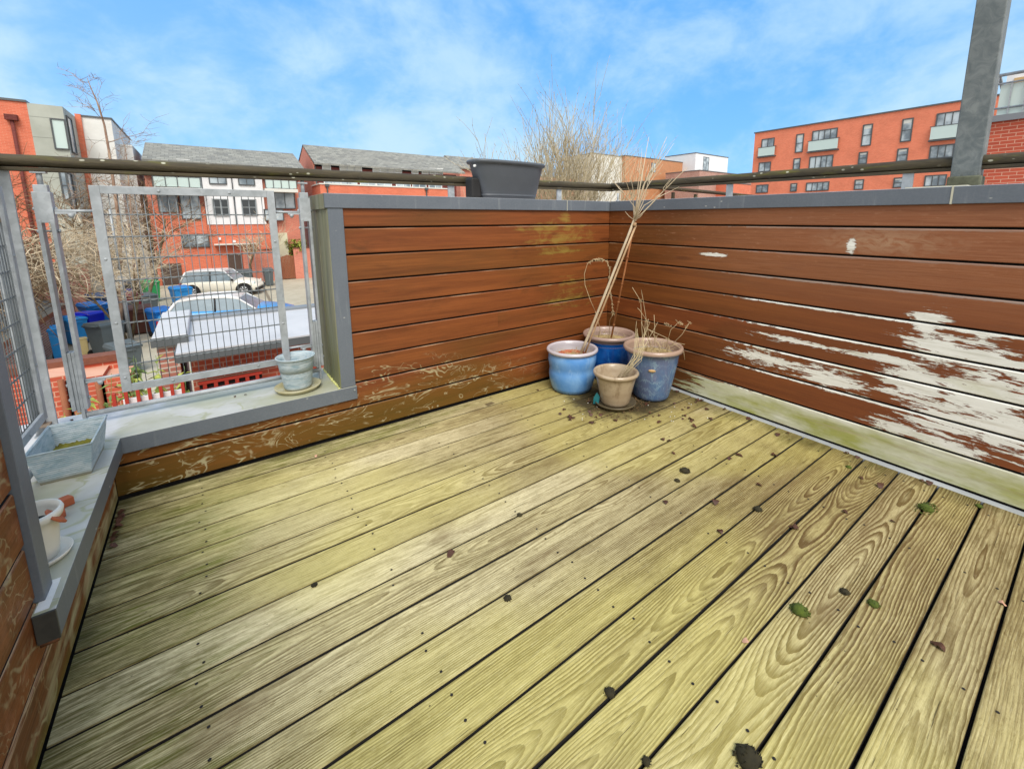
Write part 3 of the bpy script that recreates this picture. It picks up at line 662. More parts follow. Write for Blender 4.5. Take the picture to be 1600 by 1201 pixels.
# ================================================================== POTS AND THINGS ON THE DECK
def glaze(a, b, c_, zs=6, rim=None, z0=0, z1=.3, streak=0, rin=0, zin=9):
    def fn(q):
        o = q.obj(); x, y, z = q.sep(o); n = q.noise(q.vec(x*6, y*6, z*zs), 1, 5, .6, .5); n2 = q.noise(q.vec(x*22, y*22, z*9), 1, 4, .65)
        c = q.mix(n.step(.35, .65), a, b); c = q.mix(n2.step(.52, .72)*.6, c, c_)
        if streak:
            s_ = q.noise(q.vec(x*34, y*34, z*6), 1, 5, .7, 1.2); bnd = q.noise(q.vec(x*9, y*9, z*30+s_*4), 1, 5, .65, .8)
            c = q.mix((bnd.step(.5, .7)*.6+s_.step(.55, .7)*.3).clamp(), c, rgb(150, 182, 200))
        if rim: c = q.mix((z+(n-.5)*.012).step(z1-.030, z1-.018), c, rim)
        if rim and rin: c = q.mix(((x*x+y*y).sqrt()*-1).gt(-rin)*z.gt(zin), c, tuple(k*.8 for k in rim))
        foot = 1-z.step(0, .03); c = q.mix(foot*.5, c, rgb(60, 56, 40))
        return dict(color=c, rough=.12+n2*.2, bump=n2, bs=.06, bd=.003)
    return fn
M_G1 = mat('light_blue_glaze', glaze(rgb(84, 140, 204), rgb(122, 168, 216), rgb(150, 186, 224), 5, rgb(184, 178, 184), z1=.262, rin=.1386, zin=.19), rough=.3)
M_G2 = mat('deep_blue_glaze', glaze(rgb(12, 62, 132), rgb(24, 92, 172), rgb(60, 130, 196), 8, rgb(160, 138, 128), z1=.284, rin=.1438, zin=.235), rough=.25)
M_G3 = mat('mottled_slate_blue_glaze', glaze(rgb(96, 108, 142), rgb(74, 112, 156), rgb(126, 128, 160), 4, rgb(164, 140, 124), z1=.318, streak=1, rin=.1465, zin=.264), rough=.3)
M_G4 = mat('beige_stoneware', glaze(rgb(158, 140, 116), rgb(176, 160, 136), rgb(120, 100, 76), 16), rough=.55)
M_SOIL = mat('dry_peaty_soil', speck(rgb(70, 52, 34), rgb(120, 96, 64), 40), rough=.95)
M_STRAW = mat('dry_straw_bed', speck(rgb(150, 130, 86), rgb(196, 178, 128), 30), rough=.95)
M_CANE = mat('weathered_cane', m_bark(rgb(156, 122, 88), rgb(192, 164, 130)), rough=.8)
M_TERR = mat('terracotta', speck(rgb(150, 74, 44), rgb(182, 104, 70), 18), rough=.85)
M_MOSS = mat('dark_green_moss', speck(rgb(40, 52, 14), rgb(88, 104, 26), 90), rough=.95)
M_MOSSB = mat('blackened_moss', speck(rgb(26, 24, 14), rgb(58, 52, 26), 90), rough=.95)
def pot(name, label, loc, prof, m, group=None, inner=None, soil=None, rz=0, n=56, cat='plant pot'):
    t = thing(name, label, cat, loc, rz, group)
    mb = MB(); mb.lathe(prof, n=n); mb.build('body', m, t)
    if soil:
        r_, z_, ms = soil; mb = MB(); rings = []
        mb.lathe([(r_, z_-.01), (r_, z_), (r_*.7, z_+.006), (r_*.35, z_+.002), (.001, z_+.008)], n=24); mb.build('soil', ms, t)
    return t
GP = 'plant pots in the deck corner'
p1 = pot('plant_pot', 'light blue glazed pot with bulging waist, leftmost in the deck corner', (-.520, -.205, .001),
    [(.112, 0), (.122, .004), (.130, .03), (.140, .07), (.144, .10), (.142, .125), (.139, .14), (.143, .160), (.149, .19), (.149, .215), (.142, .236), (.139, .240), (.154, .244), (.160, .252), (.157, .262), (.148, .266), (.140, .260), (.134, .24), (.128, .21), (.12, .20)], M_G1, GP, soil=(.130, .205, M_STRAW))
mb = MB(); mb.lathe([(.05, .19), (.088, .20), (.090, .222), (.084, .224), (.080, .212), (.05, .206)], n=32); o = mb.build('inner_pot', M_TERR, p1)
p2 = pot('plant_pot', 'deep blue glazed pot with brown rim, tucked right into the corner behind the others', (-.186, -.196, .001),
    [(.095, 0), (.11, .01), (.125, .05), (.135, .11), (.140, .18), (.142, .22), (.146, .255), (.152, .272), (.168, .282), (.173, .292), (.168, .303), (.158, .305), (.150, .296), (.143, .27), (.135, .23)], M_G2, GP, soil=(.142, .25, M_STRAW))
p3 = pot('plant_pot', 'tall mottled slate-blue pot with wide brown rim against the peeling wall', (-.226, -.585, .001),
    [(.088, 0), (.098, .006), (.104, .02), (.116, .08), (.130, .15), (.142, .22), (.150, .275), (.153, .285), (.168, .290), (.172, .302), (.168, .315), (.157, .318), (.148, .308), (.142, .28), (.134, .25)], M_G3, GP, soil=(.140, .262, M_STRAW))
mb = MB(); mb.lathe([(.013, 0), (.014, .0015), (.008, .003), (.0005, .0035)], n=12)
ang = math.atan2(-2.138+.585, -2.272+.226); ca, sa = cos(ang), sin(ang)
for v_ in mb.v:
    a_ = v_.copy(); rr_ = .142+a_.z; v_.x, v_.y, v_.z = ca*rr_-sa*a_.x*1.5, sa*rr_+ca*a_.x*1.5, .205+a_.y*.6
mb.build('stamp', M_TAN, p3)
sau = pot('pot_saucer', 'dark grey-brown saucer under the small beige pot', (-.488, -.538, .001), [(.085, 0), (.105, .004), (.116, .018), (.118, .024), (.113, .025), (.102, .012), (.03, .007)], mat('wet_dark_clay', speck(rgb(70, 62, 46), rgb(108, 98, 76), 20), rough=.35), cat='saucer')
p4 = pot('plant_pot', 'small beige stoneware pot standing on a dark saucer in front of the blue pots', (-.488, -.538, .009),
    [(.066, 0), (.076, .005), (.082, .02), (.092, .07), (.104, .125), (.113, .160), (.116, .170), (.126, .176), (.129, .185), (.125, .194), (.116, .196), (.108, .188), (.100, .16), (.09, .12), (.08, .10)], M_G4, GP, soil=(.086, .105, M_SOIL))
mb = MB(); mb.face([mb.pt(p) for p in ((0, 0, 0), (.03, .005, .0), (.036, .01, .04), (.02, .0, .07), (.003, -.005, .04))]); mb.face([mb.pt(p) for p in ((0, .002, 0), (.003, -.003, .04), (.02, .002, .07), (.036, .012, .04), (.03, .007, .0))])
o = mb.build('plastic_label', mat('turquoise_plastic', color=rgb(36, 110, 118), rough=.4)); o.location = (-.60, -.475, .012); o.rotation_euler = (0, 0, -.9); tag(o, 'turquoise plastic scrap poking out between the light blue pot and beige pot', 'plastic scrap')

# saucer and pot on the sill
SP = (-1.986, .118)
sau2 = pot('pot_saucer', 'cream glazed saucer with olive stains on the low sill', (SP[0], SP[1], .2505), [(.07, 0), (.088, .003), (.098, .016), (.100, .021), (.096, .022), (.086, .010), (.02, .006)], mat('cream_stained_glaze', speck(rgb(150, 138, 84), rgb(206, 204, 180), 12), rough=.3), cat='saucer')
def m_tin(q):
    o = q.obj(); x, y, z = q.sep(o); n = q.noise(q.vec(x*14, y*14, z*40), 1, 5, .7, .8); g_ = q.noise(q.vec(x*30, y*30, z*120), 1, 4, .6)
    c = q.mix(n.step(.35, .62), rgb(140, 162, 174), rgb(176, 188, 194)); c = q.mix(g_.step(.5, .7)*.5, c, rgb(108, 134, 142)); c = q.mix((1-z.step(.0, .02))*.8, c, rgb(128, 116, 78))
    return dict(color=c, rough=.5+n*.2)
M_TIN = mat('weathered_duck_egg_metal', m_tin)
prof = [(.052, 0), (.056, .004)]
for i in range(14):
    z_ = .012+i*.0098; r_ = .057+(.079-.057)*(z_/.155); prof += [(r_, z_), (r_+.0012*(1 if i in (2, 5, 8, 11) else .25), z_+.005)]
prof += [(.080, .152), (.084, .154), (.084, .158), (.079, .158), (.074, .12), (.071, .09)]
sp = pot('plant_pot', 'ribbed duck-egg blue tin pot on a cream saucer at the end of the sill', (SP[0], SP[1], .257), prof, M_TIN, soil=(.070, .098, mat('grey_gravel', speck(rgb(90, 92, 92), rgb(150, 152, 152), 60), rough=.9)))

# rectangular ribbed trough
tg = thing('trough_planter', 'pale blue ribbed metal trough with moss inside, on the corner of the sill', 'planter', (-2.694, -.165, .2505), radians(-1))
def trough(mb, hb, ht, H, th=.003):
    (bx, by), (tx, ty) = hb, ht; nr = 16; lv = [i/(nr*2) for i in range(nr*2+1)]
    def ring(k, off, rib):
        x = bx+(tx-bx)*k-off; y = by+(ty-by)*k-off; z = H*k if off == 0 else max(H*k, .004)
        d = .0011 if rib else 0
        return [mb.pt(p) for p in ((-x-d, -y-d, z), (x+d, -y-d, z), (x+d, y+d, z), (-x-d, y+d, z))]
    outer = [ring(k, 0, (i % 2 and 2 < i < nr*2-2)) for i, k in enumerate(lv)]
    inner = [ring(k, th, (i % 2 and i < nr*2-2)) for i, k in enumerate(lv)]
    for rs, fl in ((outer, 0), (inner, 1)):
        for a, b in zip(rs, rs[1:]):
            for k in range(4):
                f = (a[k], a[(k+1) % 4], b[(k+1) % 4], b[k]); mb.face(f[::-1] if fl else f)
    mb.face(outer[0][::-1]); mb.face(inner[0])
    for k in range(4): mb.face((outer[-1][k], outer[-1][(k+1) % 4], inner[-1][(k+1) % 4], inner[-1][k]))
mb = MB(); trough(mb, (.056, .100), (.072, .122), .108); mb.build('body', M_TIN, tg)
mb = MB()
for a, b in (((-.073, -.123), (.073, -.123)), ((.073, -.123), (.073, .123)), ((.073, .123), (-.073, .123)), ((-.073, .123), (-.073, -.123))): mb.tube([(*a, .108), (*b, .108)], .0022, 6)
mb.build('rolled_rim', M_TIN, tg)
mb = MB()
for i in range(13):
    for j in range(21): pass
gx, gy = 14, 24
idg = [[mb.pt((-.058+.116*i/gx, -.103+.206*j/gy, .033+rnd.uniform(0, .012)+(.006 if (i+j) % 5 == 0 else 0))) for j in range(gy+1)] for i in range(gx+1)]
for i in range(gx):
    for j in range(gy): mb.face((idg[i][j], idg[i+1][j], idg[i+1][j+1], idg[i][j+1]), 0, True)
mb.build('moss_bed', mat('olive_moss', speck(rgb(60, 52, 22), rgb(126, 124, 38), 45), rough=.95), tg)

# white pot with terracotta shard
wp = pot('plant_pot', 'white plastic pot with an orange shard over its rim, half hidden by grey post', (-2.672, -.695, .254),
    [(.036, 0), (.040, .003), (.043, .03), (.049, .08), (.052, .098), (.057, .100), (.060, .112), (.057, .120), (.053, .120), (.050, .105), (.046, .08)], mat('white_pot_plastic', speck(rgb(206, 204, 194), rgb(228, 226, 218), 10), rough=.5), soil=(.046, .084, M_BLK))
ws = pot('pot_saucer', 'white saucer holding dark water under the white pot', (-2.672, -.695, .2505), [(.045, 0), (.058, .003), (.064, .014), (.062, .015), (.055, .006), (.02, .003)], MATS['white_pot_plastic'], cat='saucer')
def shard(label, loc, rz, w, d, h, seed, rx=0):
    r_ = random.Random(seed); mb = MB(); n = 9
    out = [(w*cos(2*pi*i/n)*r_.uniform(.6, 1.1), d*sin(2*pi*i/n)*r_.uniform(.6, 1.15)) for i in range(n)]
    a = [mb.pt((x, y, 0)) for x, y in out]; b = [mb.pt((x*.98, y*.98, h*r_.uniform(.85, 1.1))) for x, y in out]
    mb.face(a[::-1]); mb.face(b)
    for i in range(n): mb.face((a[i], a[(i+1) % n], b[(i+1) % n], b[i]))
    o = mb.build('terracotta_shard', M_TERR, None, bevel=.0015); o.location = loc; o.rotation_euler = (rx, 0, rz); tag(o, label, 'pot shard'); return o
shard('larger broken terracotta shard lying flat on the grey sill', (-2.672, -.447, .2505), .5, .030, .022, .022, 3)
shard('smaller dark-edged terracotta shard beside the white pot', (-2.668, -.512, .2505), .1, .016, .022, .018, 5)
shard('bright orange terracotta shard resting across the rim of the white pot', (-2.628, -.708, .354), 1.9, .035, .028, .006, 8, .9)

# dark trough planter on the cap
lp = thing('balcony_planter', 'dark grey plastic balcony trough standing on the parapet cap astride the handrail', 'planter', (-.78, .105, ZT+.001), 0)
def oval(mb, hx, hy, z, n=44, e=3.2):
    P = []
    for k in range(n):
        a = 2*pi*k/n; c, s_ = cos(a), sin(a); P.append(mb.pt((hx*abs(c)**(2/e)*(1 if c > 0 else -1), hy*abs(s_)**(2/e)*(1 if s_ > 0 else -1), z)))
    return P
mb = MB(); rr_ = [oval(mb, *p) for p in ((.185, .064, 0), (.190, .068, .004), (.192, .070, .016), (.196, .072, .0165), (.196, .072, .022), (.193, .070, .0225), (.197, .072, .028), (.238, .092, .186), (.240, .093, .192), (.252, .103, .194), (.256, .106, .200), (.256, .106, .208), (.251, .102, .213), (.240, .094, .212), (.232, .088, .19), (.215, .08, .14))]
for a, b in zip(rr_, rr_[1:]):
    for k in range(44): mb.face((a[k], a[(k+1) % 44], b[(k+1) % 44], b[k]), 0, True)
mb.face(rr_[0][::-1]); mb.face(rr_[-1])
mb.build('body', mat('charcoal_plastic', speck(rgb(72, 77, 84), rgb(82, 87, 94), 14), rough=.45), lp)
mb = MB(); mb.box((-.262, -.03, .0), (-.195, .05, .115)); o = mb.build('rail_saddle', M_BLK, lp, bevel=.012)
mb = MB(); mb.tube([(-.246, -.05, .175), (-.256, -.055, .175)], .007, 12); mb.build('plug', M_WHT, lp)

# ------------------------------------------------------------------ dry plants
def wob(a, b, n, amp, r_):
    a, b = Vector(a), Vector(b); P = []
    for i in range(n+1):
        k = i/n; p = a.lerp(b, k); e = sin(pi*k)
        P.append(p+Vector((r_.uniform(-amp, amp), r_.uniform(-amp, amp), r_.uniform(-amp, amp)*.4))*e)
    return P
rd = random.Random(21)
top = PD(991, 344, 2.60); base = Vector((-.470, -.225, .205))
st = thing('dead_standard_tree', 'bare dead standard tree leaning right out of the light blue pot', 'dead plant', (0, 0, 0))
mb = MB(); mb.tube(wob(base, top, 8, .002, rd), [.0095, .009, .0085, .008, .008, .0075, .0075, .007, .0075], 8); mb.build('stem', M_TWIGP, st)
mb = MB(); mb.tube(wob(base+Vector((.018, -.014, 0)), top+Vector((.008, -.006, -.03)), 5, .001, rd), .0058, 8); mb.tube([top-Vector((0, 0, .035)), top-Vector((-.004, 0, .015))], .012, 8); mb.build('stake', M_CANE, st)
mb = MB()
tips = [(1014, 214, .0045), (1042, 214, .005), (1053, 224, .0035), (1003, 238, .003), (1022, 250, .003), (1074, 262, .0045), (1061, 292, .0035), (972, 266, .003), (1036, 256, .003), (962, 286, .0025)]
rt_ = top
crossd = 2.6
for i, (u, v, w_) in enumerate(tips):
    e = PD(u, v, crossd+rd.uniform(-.14, .16)); k = PD(995+(u-992)*.22+rd.uniform(-4, 6), 344+(v-344)*rd.uniform(.28, .55), crossd+rd.uniform(-.03, .03))
    P = [rt_, rt_.lerp(k, .5)+Vector((0, 0, -.004)), k, k.lerp(e, .35)+Vector((rd.uniform(-.006, .006),)*3), k.lerp(e, .7)+Vector((rd.uniform(-.006, .006),)*3), e]
    w0 = w_*1.0; mb.tube(P, [w0, w0*.85, w0*.75, w0*.6, w0*.45, w0*.25], 6)
    for j in range(rd.randint(1, 2)):
        s0 = k.lerp(e, rd.uniform(.1, .6)); dirv = (e-k).normalized(); sd2 = Vector((rd.uniform(-1, 1), rd.uniform(-1, 1), rd.uniform(0, 1))).normalized()
        L = rd.uniform(.05, .13); m1 = s0+(dirv*.6+sd2*.5)*L*.4; m2 = m1+(dirv+sd2*.15)*L*.6; mb.tube([s0, m1, m2], [.002, .0016, .0009], 5)
for j in range(7):
    e = top+Vector((rd.uniform(-.05, .05), rd.uniform(-.05, .05), rd.uniform(-.02, .03))); mb.tube([top, top.lerp(e, .6)+Vector((0, 0, .006)), e+Vector((0, 0, .02))], [.0025, .002, .001], 5)
mb.build('branches', M_TWIGP, st)
def m_straw(q): return dict(color=q.mix(q.noise(q.posv(), 30, 3, .6), rgb(150, 128, 92), rgb(214, 196, 158)))
M_DRY = mat('dry_stalk', m_straw, rough=.8)
cn = thing('bamboo_cane', 'thin orange-brown cane leaning from the deep blue pot to the dead tree top', 'cane', (0, 0, 0))
mb = MB(); a_, b_ = Vector((-.17, -.20, .25)), top+Vector((.006, .004, -.02)); mb.tube([a_, b_], [.0058, .0048], 8)
for k in (.15, .36, .52, .74): p = a_.lerp(b_, k); mb.tube([p-Vector((0, 0, .003)), p+Vector((0, 0, .003))], .0072, 8)
mb.build('culm', mat('orange_brown_cane', m_bark(rgb(150, 92, 52), rgb(184, 128, 84)), rough=.6), cn)
# curled dry fern-like stalk against the back wall
fs = thing('dry_stalk_plant', 'curled dry seed-head stalk rising behind the dead tree stem against the wall', 'dead plant', (0, 0, 0))
mb = MB(); pts = [PD(u, v, 2.66) for u, v in ((930, 486), (922, 468), (914, 445), (913, 428), (918, 412), (928, 405), (938, 404), (948, 408), (953, 420), (952, 440), (956, 470), (958, 490))]
mb.tube(pts, .0016, 5)
for i, p in enumerate(pts[4:]):
    for j in range(16):
        a = p.lerp(pts[min(i+5, 11)], rd.random()); d = Vector((rd.uniform(-1, 1), rd.uniform(-1, 1), rd.uniform(-1.2, .6)))*.013; mb.tube([a, a+d*.6, a+d+Vector((0, 0, -.004))], [.001, .0014, .0007], 4)
mb.tube([Vector((-.19, -.20, .25)), PD(953, 500, 2.72), pts[-1]], .0014, 4); mb.tube([Vector((-.27, -.17, .25)), PD(938, 515, 2.66), pts[0]], .0016, 4)
mb.build('stalk', M_DRY, fs)
def stalks(label, center, n, spread, hmin, hmax, seed, lean=(0, 0), thick=.0016, extra=None):
    r_ = random.Random(seed); t = thing('dry_stalk_plant', label, 'dead plant', (0, 0, 0)); mb = MB(); c = Vector(center)
    for i in range(n):
        a = c+Vector((r_.uniform(-1, 1)*spread, r_.uniform(-1, 1)*spread, 0)); H = r_.uniform(hmin, hmax)
        d = Vector((r_.gauss(lean[0], .30), r_.gauss(lean[1], .30), 1)).normalized()*H
        m1 = a+d*.4+Vector((r_.uniform(-.008, .008), r_.uniform(-.008, .008), 0)); m2 = a+d*.75+Vector((r_.uniform(-.015, .015), r_.uniform(-.015, .015), 0)); e = a+d+Vector((r_.gauss(0, .02), r_.gauss(0, .02), -r_.random()*.03))
        mb.tube([a, m1, m2, e], [thick, thick*.9, thick*.7, thick*.4], 5)
        if r_.random() < .5:
            for q_ in range(r_.randint(3, 9)):
                b = m2.lerp(e, r_.random()); dd_ = Vector((r_.uniform(-1, 1), r_.uniform(-1, 1), r_.uniform(-.5, 1)))*.012; mb.tube([b, b+dd_], [thick*.5, thick*.8], 4)
    mb.build('stalks', M_DRY, t)
    if extra: extra(t)
    return t
def ex3(t):
    mb = MB()
    for pp in (((1020, 548), (1003, 505), (1001, 470), (988, 449)), ((1016, 545), (1010, 500), (1002, 452), (1004, 462)), ((1030, 545), (1020, 520), (1012, 514), (1042, 528), (1068, 548), (1070, 562)), ((1040, 545), (1048, 515), (1056, 508), (1060, 503), (1067, 507)), ((1048, 540), (1066, 522), (1077, 504)), ((1022, 545), (1023, 512), (1022, 492)), ((1010, 500), (1000, 485), (996, 481)), ((1038, 545), (1060, 536), (1070, 538)), ((1000, 548), (1020, 552), (1027, 556), (1028, 567))):
        mb.tube([PD(u, v, 2.56) for u, v in pp], .0014, 5)
    for u, v in ((1060, 503), (1064, 506), (1077, 504), (1072, 510), (1041, 507), (1046, 509), (1001, 470), (1010, 500)):
        p = PD(u, v, 2.56)
        for j in range(12): d = Vector((rd.uniform(-1, 1), rd.uniform(-1, 1), rd.uniform(-1, 1)))*.013; mb.tube([p+d*.3, p+d], [.0008, .0012], 4)
    mb.build('tall_stalks', M_DRY, t)
stalks('tangle of dry stalks in the tall mottled blue pot', (-.232, -.60, .262), 46, .085, .03, .11, 4, (0, 0), .0013, ex3)
def ex4(t):
    mb = MB()
    r_ = random.Random(9)
    for i in range(17):
        a = Vector((-.475+r_.uniform(-.03, .03), -.53+r_.uniform(-.03, .03), .115)); b = PD(1000+r_.uniform(-12, 12), 552+r_.uniform(-10, 12), 2.345); c = PD(1012+r_.uniform(-18, 16), 512+r_.uniform(-14, 26), 2.38)
        mb.tube([a, a.lerp(b, .6)+Vector((0, 0, .006)), b, c], [.0014, .0013, .0011, .0006], 5)
    mb.build('grass_bundle', mat('bleached_straw', m_bark(rgb(196, 180, 140), rgb(226, 214, 180)), rough=.8), t)
stalks('bleached straw-like bundle leaning out of the small beige pot', (-.49, -.54, .11), 10, .05, .03, .08, 6, (0, 0), .0013, ex4)
stalks('dry wisps of root and straw round the rim of the light blue pot', (-.52, -.205, .205), 60, .10, .008, .05, 8, (0, 0), .0011)
stalks('thin dead stems standing in the deep blue pot', (-.186, -.196, .25), 30, .10, .02, .09, 12, (0, 0), .0012)

# ------------------------------------------------------------------ moss clumps, dead leaves, bits
def clump(label, x, y, s_, m, seed, group='moss clumps fallen on the deck', name='moss_clump', flat=.5, el=1.0, rz=0):
    r_ = random.Random(seed); mb = MB()
    for i in range(90):
        a = r_.uniform(0, 2*pi); rad = s_*sqrt(r_.random()); h = (1-(rad/s_)**2)*s_*flat
        p = Vector((rad*cos(a)*el, rad*sin(a), r_.uniform(.15, 1)*h)); d = Vector((r_.gauss(0, 1), r_.gauss(0, 1), r_.gauss(.6, 1))).normalized()*s_*r_.uniform(.12, .32)
        n_ = d.orthogonal().normalized()*s_*.10
        a_, b_, c_, e_ = mb.pt(p-n_), mb.pt(p+n_), mb.pt(p+d), mb.pt(p+d.cross(n_).normalized()*s_*.1+d*.3); mb.face((a_, b_, c_)); mb.face((a_, e_, c_)); mb.face((b_, e_, c_)); mb.face((a_, b_, e_))
    mb.lathe([(s_*.8*min(el, 1), 0), (s_*.85, s_*flat*.25), (s_*.5, s_*flat*.75), (.0003, s_*flat*.9)], n=10, wob=.15)
    for v_ in mb.v: v_.z = max(v_.z, 0.0)
    o = mb.build(name, m); o.location = (x, y, .0005); o.rotation_euler = (0, 0, rz); tag(o, label, 'moss clump' if name == 'moss_clump' else 'debris', group)
    return o
def at(u, v): p = PZ(u, v, 0); return p.x, p.y
BIG = [(1250, 955, .020, 0, 'bright green moss clump with a dark shadowed tail on the front deck boards'), (1365, 944, .013, 0, 'bright green moss tuft lying beside the grey-stained knot board'), (1447, 795, .022, 0, 'long dark green moss strip across the gap near the peeling wall'),
    (1184, 796, .014, 1, 'dark moss clump wedged in a gap in the middle of the deck'), (1070, 736, .018, 1, 'flat olive-brown moss cushion on a middle board'), (1168, 1186, .022, 1, 'big black moss clump at the bottom edge of the picture'), (1320, 925, .011, 1, 'ragged blackish moss scrap beside the bright green clump'),
    (793, 935, .010, 1, 'round black moss clump beside the long central gap'), (953, 1082, .011, 1, 'black moss plug sitting in a front gap'), (812, 805, .009, 1, 'small black moss plug alone in the middle gap'), (491, 914, .008, 1, 'tiny round black clump on the pale boards at the left'),
    (1058, 751, .010, 1, 'small dark clump just below the olive moss cushion'), (1010, 1190, .008, 1, 'black speck of moss at the bottom edge in a gap'), (1530, 791, .010, 0, 'green moss tuft at the foot of the peeling wall'), (1326, 730, .010, 0, 'yellow-green moss tuft where a board meets the right wall')]
for i, (u, v, s_, dkk, lab) in enumerate(BIG):
    s_ *= 1.25
    x, y = at(u, v); clump(lab, x, y, s_, M_MOSSB if dkk else M_MOSS, 50+i, flat=.7, el=(2.0 if 'strip' in lab else 1), rz=(-.2 if 'strip' in lab else i))
def m_leafd(a, b): return speck(a, b, 60)
M_LFD = mat('dark_dead_leaf', m_leafd(rgb(44, 26, 18), rgb(92, 56, 36)), rough=.6)
M_LFP = mat('pinkish_dead_leaf', m_leafd(rgb(176, 130, 106), rgb(206, 164, 138)), rough=.6)
def leaf(label, x, y, s_, m, seed, z=.001, group='dead leaves scattered over the deck'):
    r_ = random.Random(seed); mb = MB(); n = 6; L, R_ = [], []
    for i in range(n+1):
        k = i/n; w = sin(pi*k)**.7*s_*.35*r_.uniform(.7, 1.2); zc2 = sin(pi*k*1.3)*s_*.25*r_.uniform(.5, 1.2)+.0006; xx = (k-.5)*s_
        L.append(mb.pt((xx, w, max(zc2+w*.5*r_.random(), .0004)))); R_.append(mb.pt((xx, -w, max(zc2+w*.5*r_.random(), .0004))))
    for i in range(n): mb.face((L[i], R_[i], R_[i+1], L[i+1]), 0, True)
    o = mb.build('dead_leaf', m); o.location = (x, y, z); o.rotation_euler = (r_.uniform(-.3, .3)*0, 0, r_.uniform(0, 6.28)); tag(o, label, 'dead leaf', group); return o
LV = [(rnd.uniform(865, 1100), rnd.uniform(625, 668)) for _ in range(26)] + [(rnd.uniform(1080, 1500), 0) for _ in range(0)] + [(1140, 717), (1155, 712), (1210, 712), (1240, 825), (1125, 831), (1118, 786), (1340, 715), (1325, 706), (1035, 687), (1045, 689), (1052, 709), (1105, 640), (1132, 640), (1170, 655), (1079, 655), (1067, 655), (1230, 677), (1345, 747), (1186, 758), (1320, 800), (1030, 660), (840, 610), (870, 612), (875, 647), (890, 653), (935, 590), (1395, 815), (1375, 760), (1460, 745), (1448, 740), (705, 866), (1040, 785), (1215, 680), (1060, 612), (1110, 655), (1465, 1010), (1010, 650)]
for i, (u, v) in enumerate(LV):
    x, y = at(u, v)
    if x > -.05: x = -.05
    leaf('small dark curled dead leaf lying on the deck boards', x, y, rnd.uniform(.018, .036), M_LFD, 300+i)
for i, (u, v, lab) in enumerate(((1566, 944, 'pinkish curled leaf against the gap at the right edge of the deck'), (1165, 1003, 'small pinkish leaf curl on the gap in the front boards'), (494, 713, 'pale pink leaf fragment near the back wall on the left'))):
    x, y = at(u, v); leaf(lab, x, y, .018, M_LFP, 400+i)
for i, (u, v) in enumerate(((160, 822), (166, 815), (172, 828), (175, 838), (182, 812), (170, 845), (185, 823), (178, 805), (166, 858))):
    x, y = at(u, v); leaf('brown dead leaf in the drift at the foot of the left wall', max(x, WL+.02), y, .03, mat('russet_dead_leaf', speck(rgb(58, 36, 26), rgb(110, 70, 52), 50)), 420+i, .001+.003*rnd.random(), 'dead leaves drifted against the left wall')
mb = MB(); c_ = Vector((-.40, -.52, 0)); r_ = random.Random(5)
for i in range(900):
    a = r_.uniform(0, 6.28); d = abs(r_.gauss(.0, .13))+.02; x, y = c_.x+cos(a)*d*1.25, c_.y+sin(a)*d*.75; s_ = r_.uniform(.0015, .007)
    if x > -.045 or y > -.02: continue
    p = [mb.pt((x+s_*cos(k*2.1+a), y+s_*sin(k*2.1+a), r_.uniform(.0005, s_))) for k in range(3)]; t_ = mb.pt((x, y, s_*1.1)); mb.face(p)
    for k in range(3): mb.face((p[k], p[(k+1) % 3], t_))
tag(mb.build('soil_crumbs', M_SOIL), kind='stuff')
mb = MB()
for i in range(26):
    u, v = r_.uniform(870, 1130), r_.uniform(622, 660); x, y = at(u, v)
    if x > -.05: continue
    mb.lathe([(.0015, 0), (.0028, .001), (.002, .003), (.0003, .0036)], (x, y, 0), 6)
tag(mb.build('white_grit', mat('white_grit', color=rgb(226, 226, 220))), kind='stuff')
x, y = at(765, 631); mb = MB(); mb.box((-.026, -.014, 0), (.026, .014, .0012)); o = mb.build('wet_felt_scrap', mat('grey_brown_felt', color=rgb(104, 92, 66), rough=.6)); o.location = (x, y, .0008); o.rotation_euler = (0, 0, .15); tag(o, 'small flat grey-brown rectangular scrap on the boards near the back wall', 'scrap')
for i, (u, v) in enumerate(((112, 657), (367, 620), (384, 617))):
    p = PZ(u, v, .25); leaf('tiny dark leaf fragment on the grey sill', p.x, p.y, .014, M_LFD, 500+i, .2508, 'leaf fragments on the sill')

# ================================================================== THE VIEW BEYOND
gm = MB(); gm.box((-300, -300, ZG-.5), (300, 400, ZG-.02)); tag(gm.build('ground', M_ASPH), kind='structure')
pm = MB(); pm.box((-9, 9, ZG-.019), (14, 33.9, ZG-.004)); tag(pm.build('paving', M_PAVE), kind='structure')
# own house wall below the balcony
hw_ = thing('house_wall', 'red brick house wall under the balcony, mostly out of sight', 'house wall', (0, 0, ZG))
mb = MB(); mb.box((-2.93, -3.7, 0), (8, .30, 2.85)); mb.build('wall', M_BR2, hw_)

# kerbs and parking lines
mb = MB()
a, b = PZ(405, 437, ZG), PZ(425, 475, ZG)
d = (b-a).normalized(); n_ = Vector((-d.y, d.x, 0))*.07
mb.quad(a-n_+Vector((0, 0, .004)), a+n_+Vector((0, 0, .004)), b+n_+Vector((0, 0, .004)), b-n_+Vector((0, 0, .004)))
tag(mb.build('drain_channel', mat('darker_concrete', speck(rgb(110, 100, 84), rgb(136, 128, 110), 6))), kind='structure')
mb = MB(); mb.box((-2.4, 25.0, ZG), (-2.25, 27.5, ZG+.1)); mb.box((-6, 33.3, ZG), (6, 33.9, ZG+.1)); tag(mb.build('kerb', M_PAVE), kind='structure')

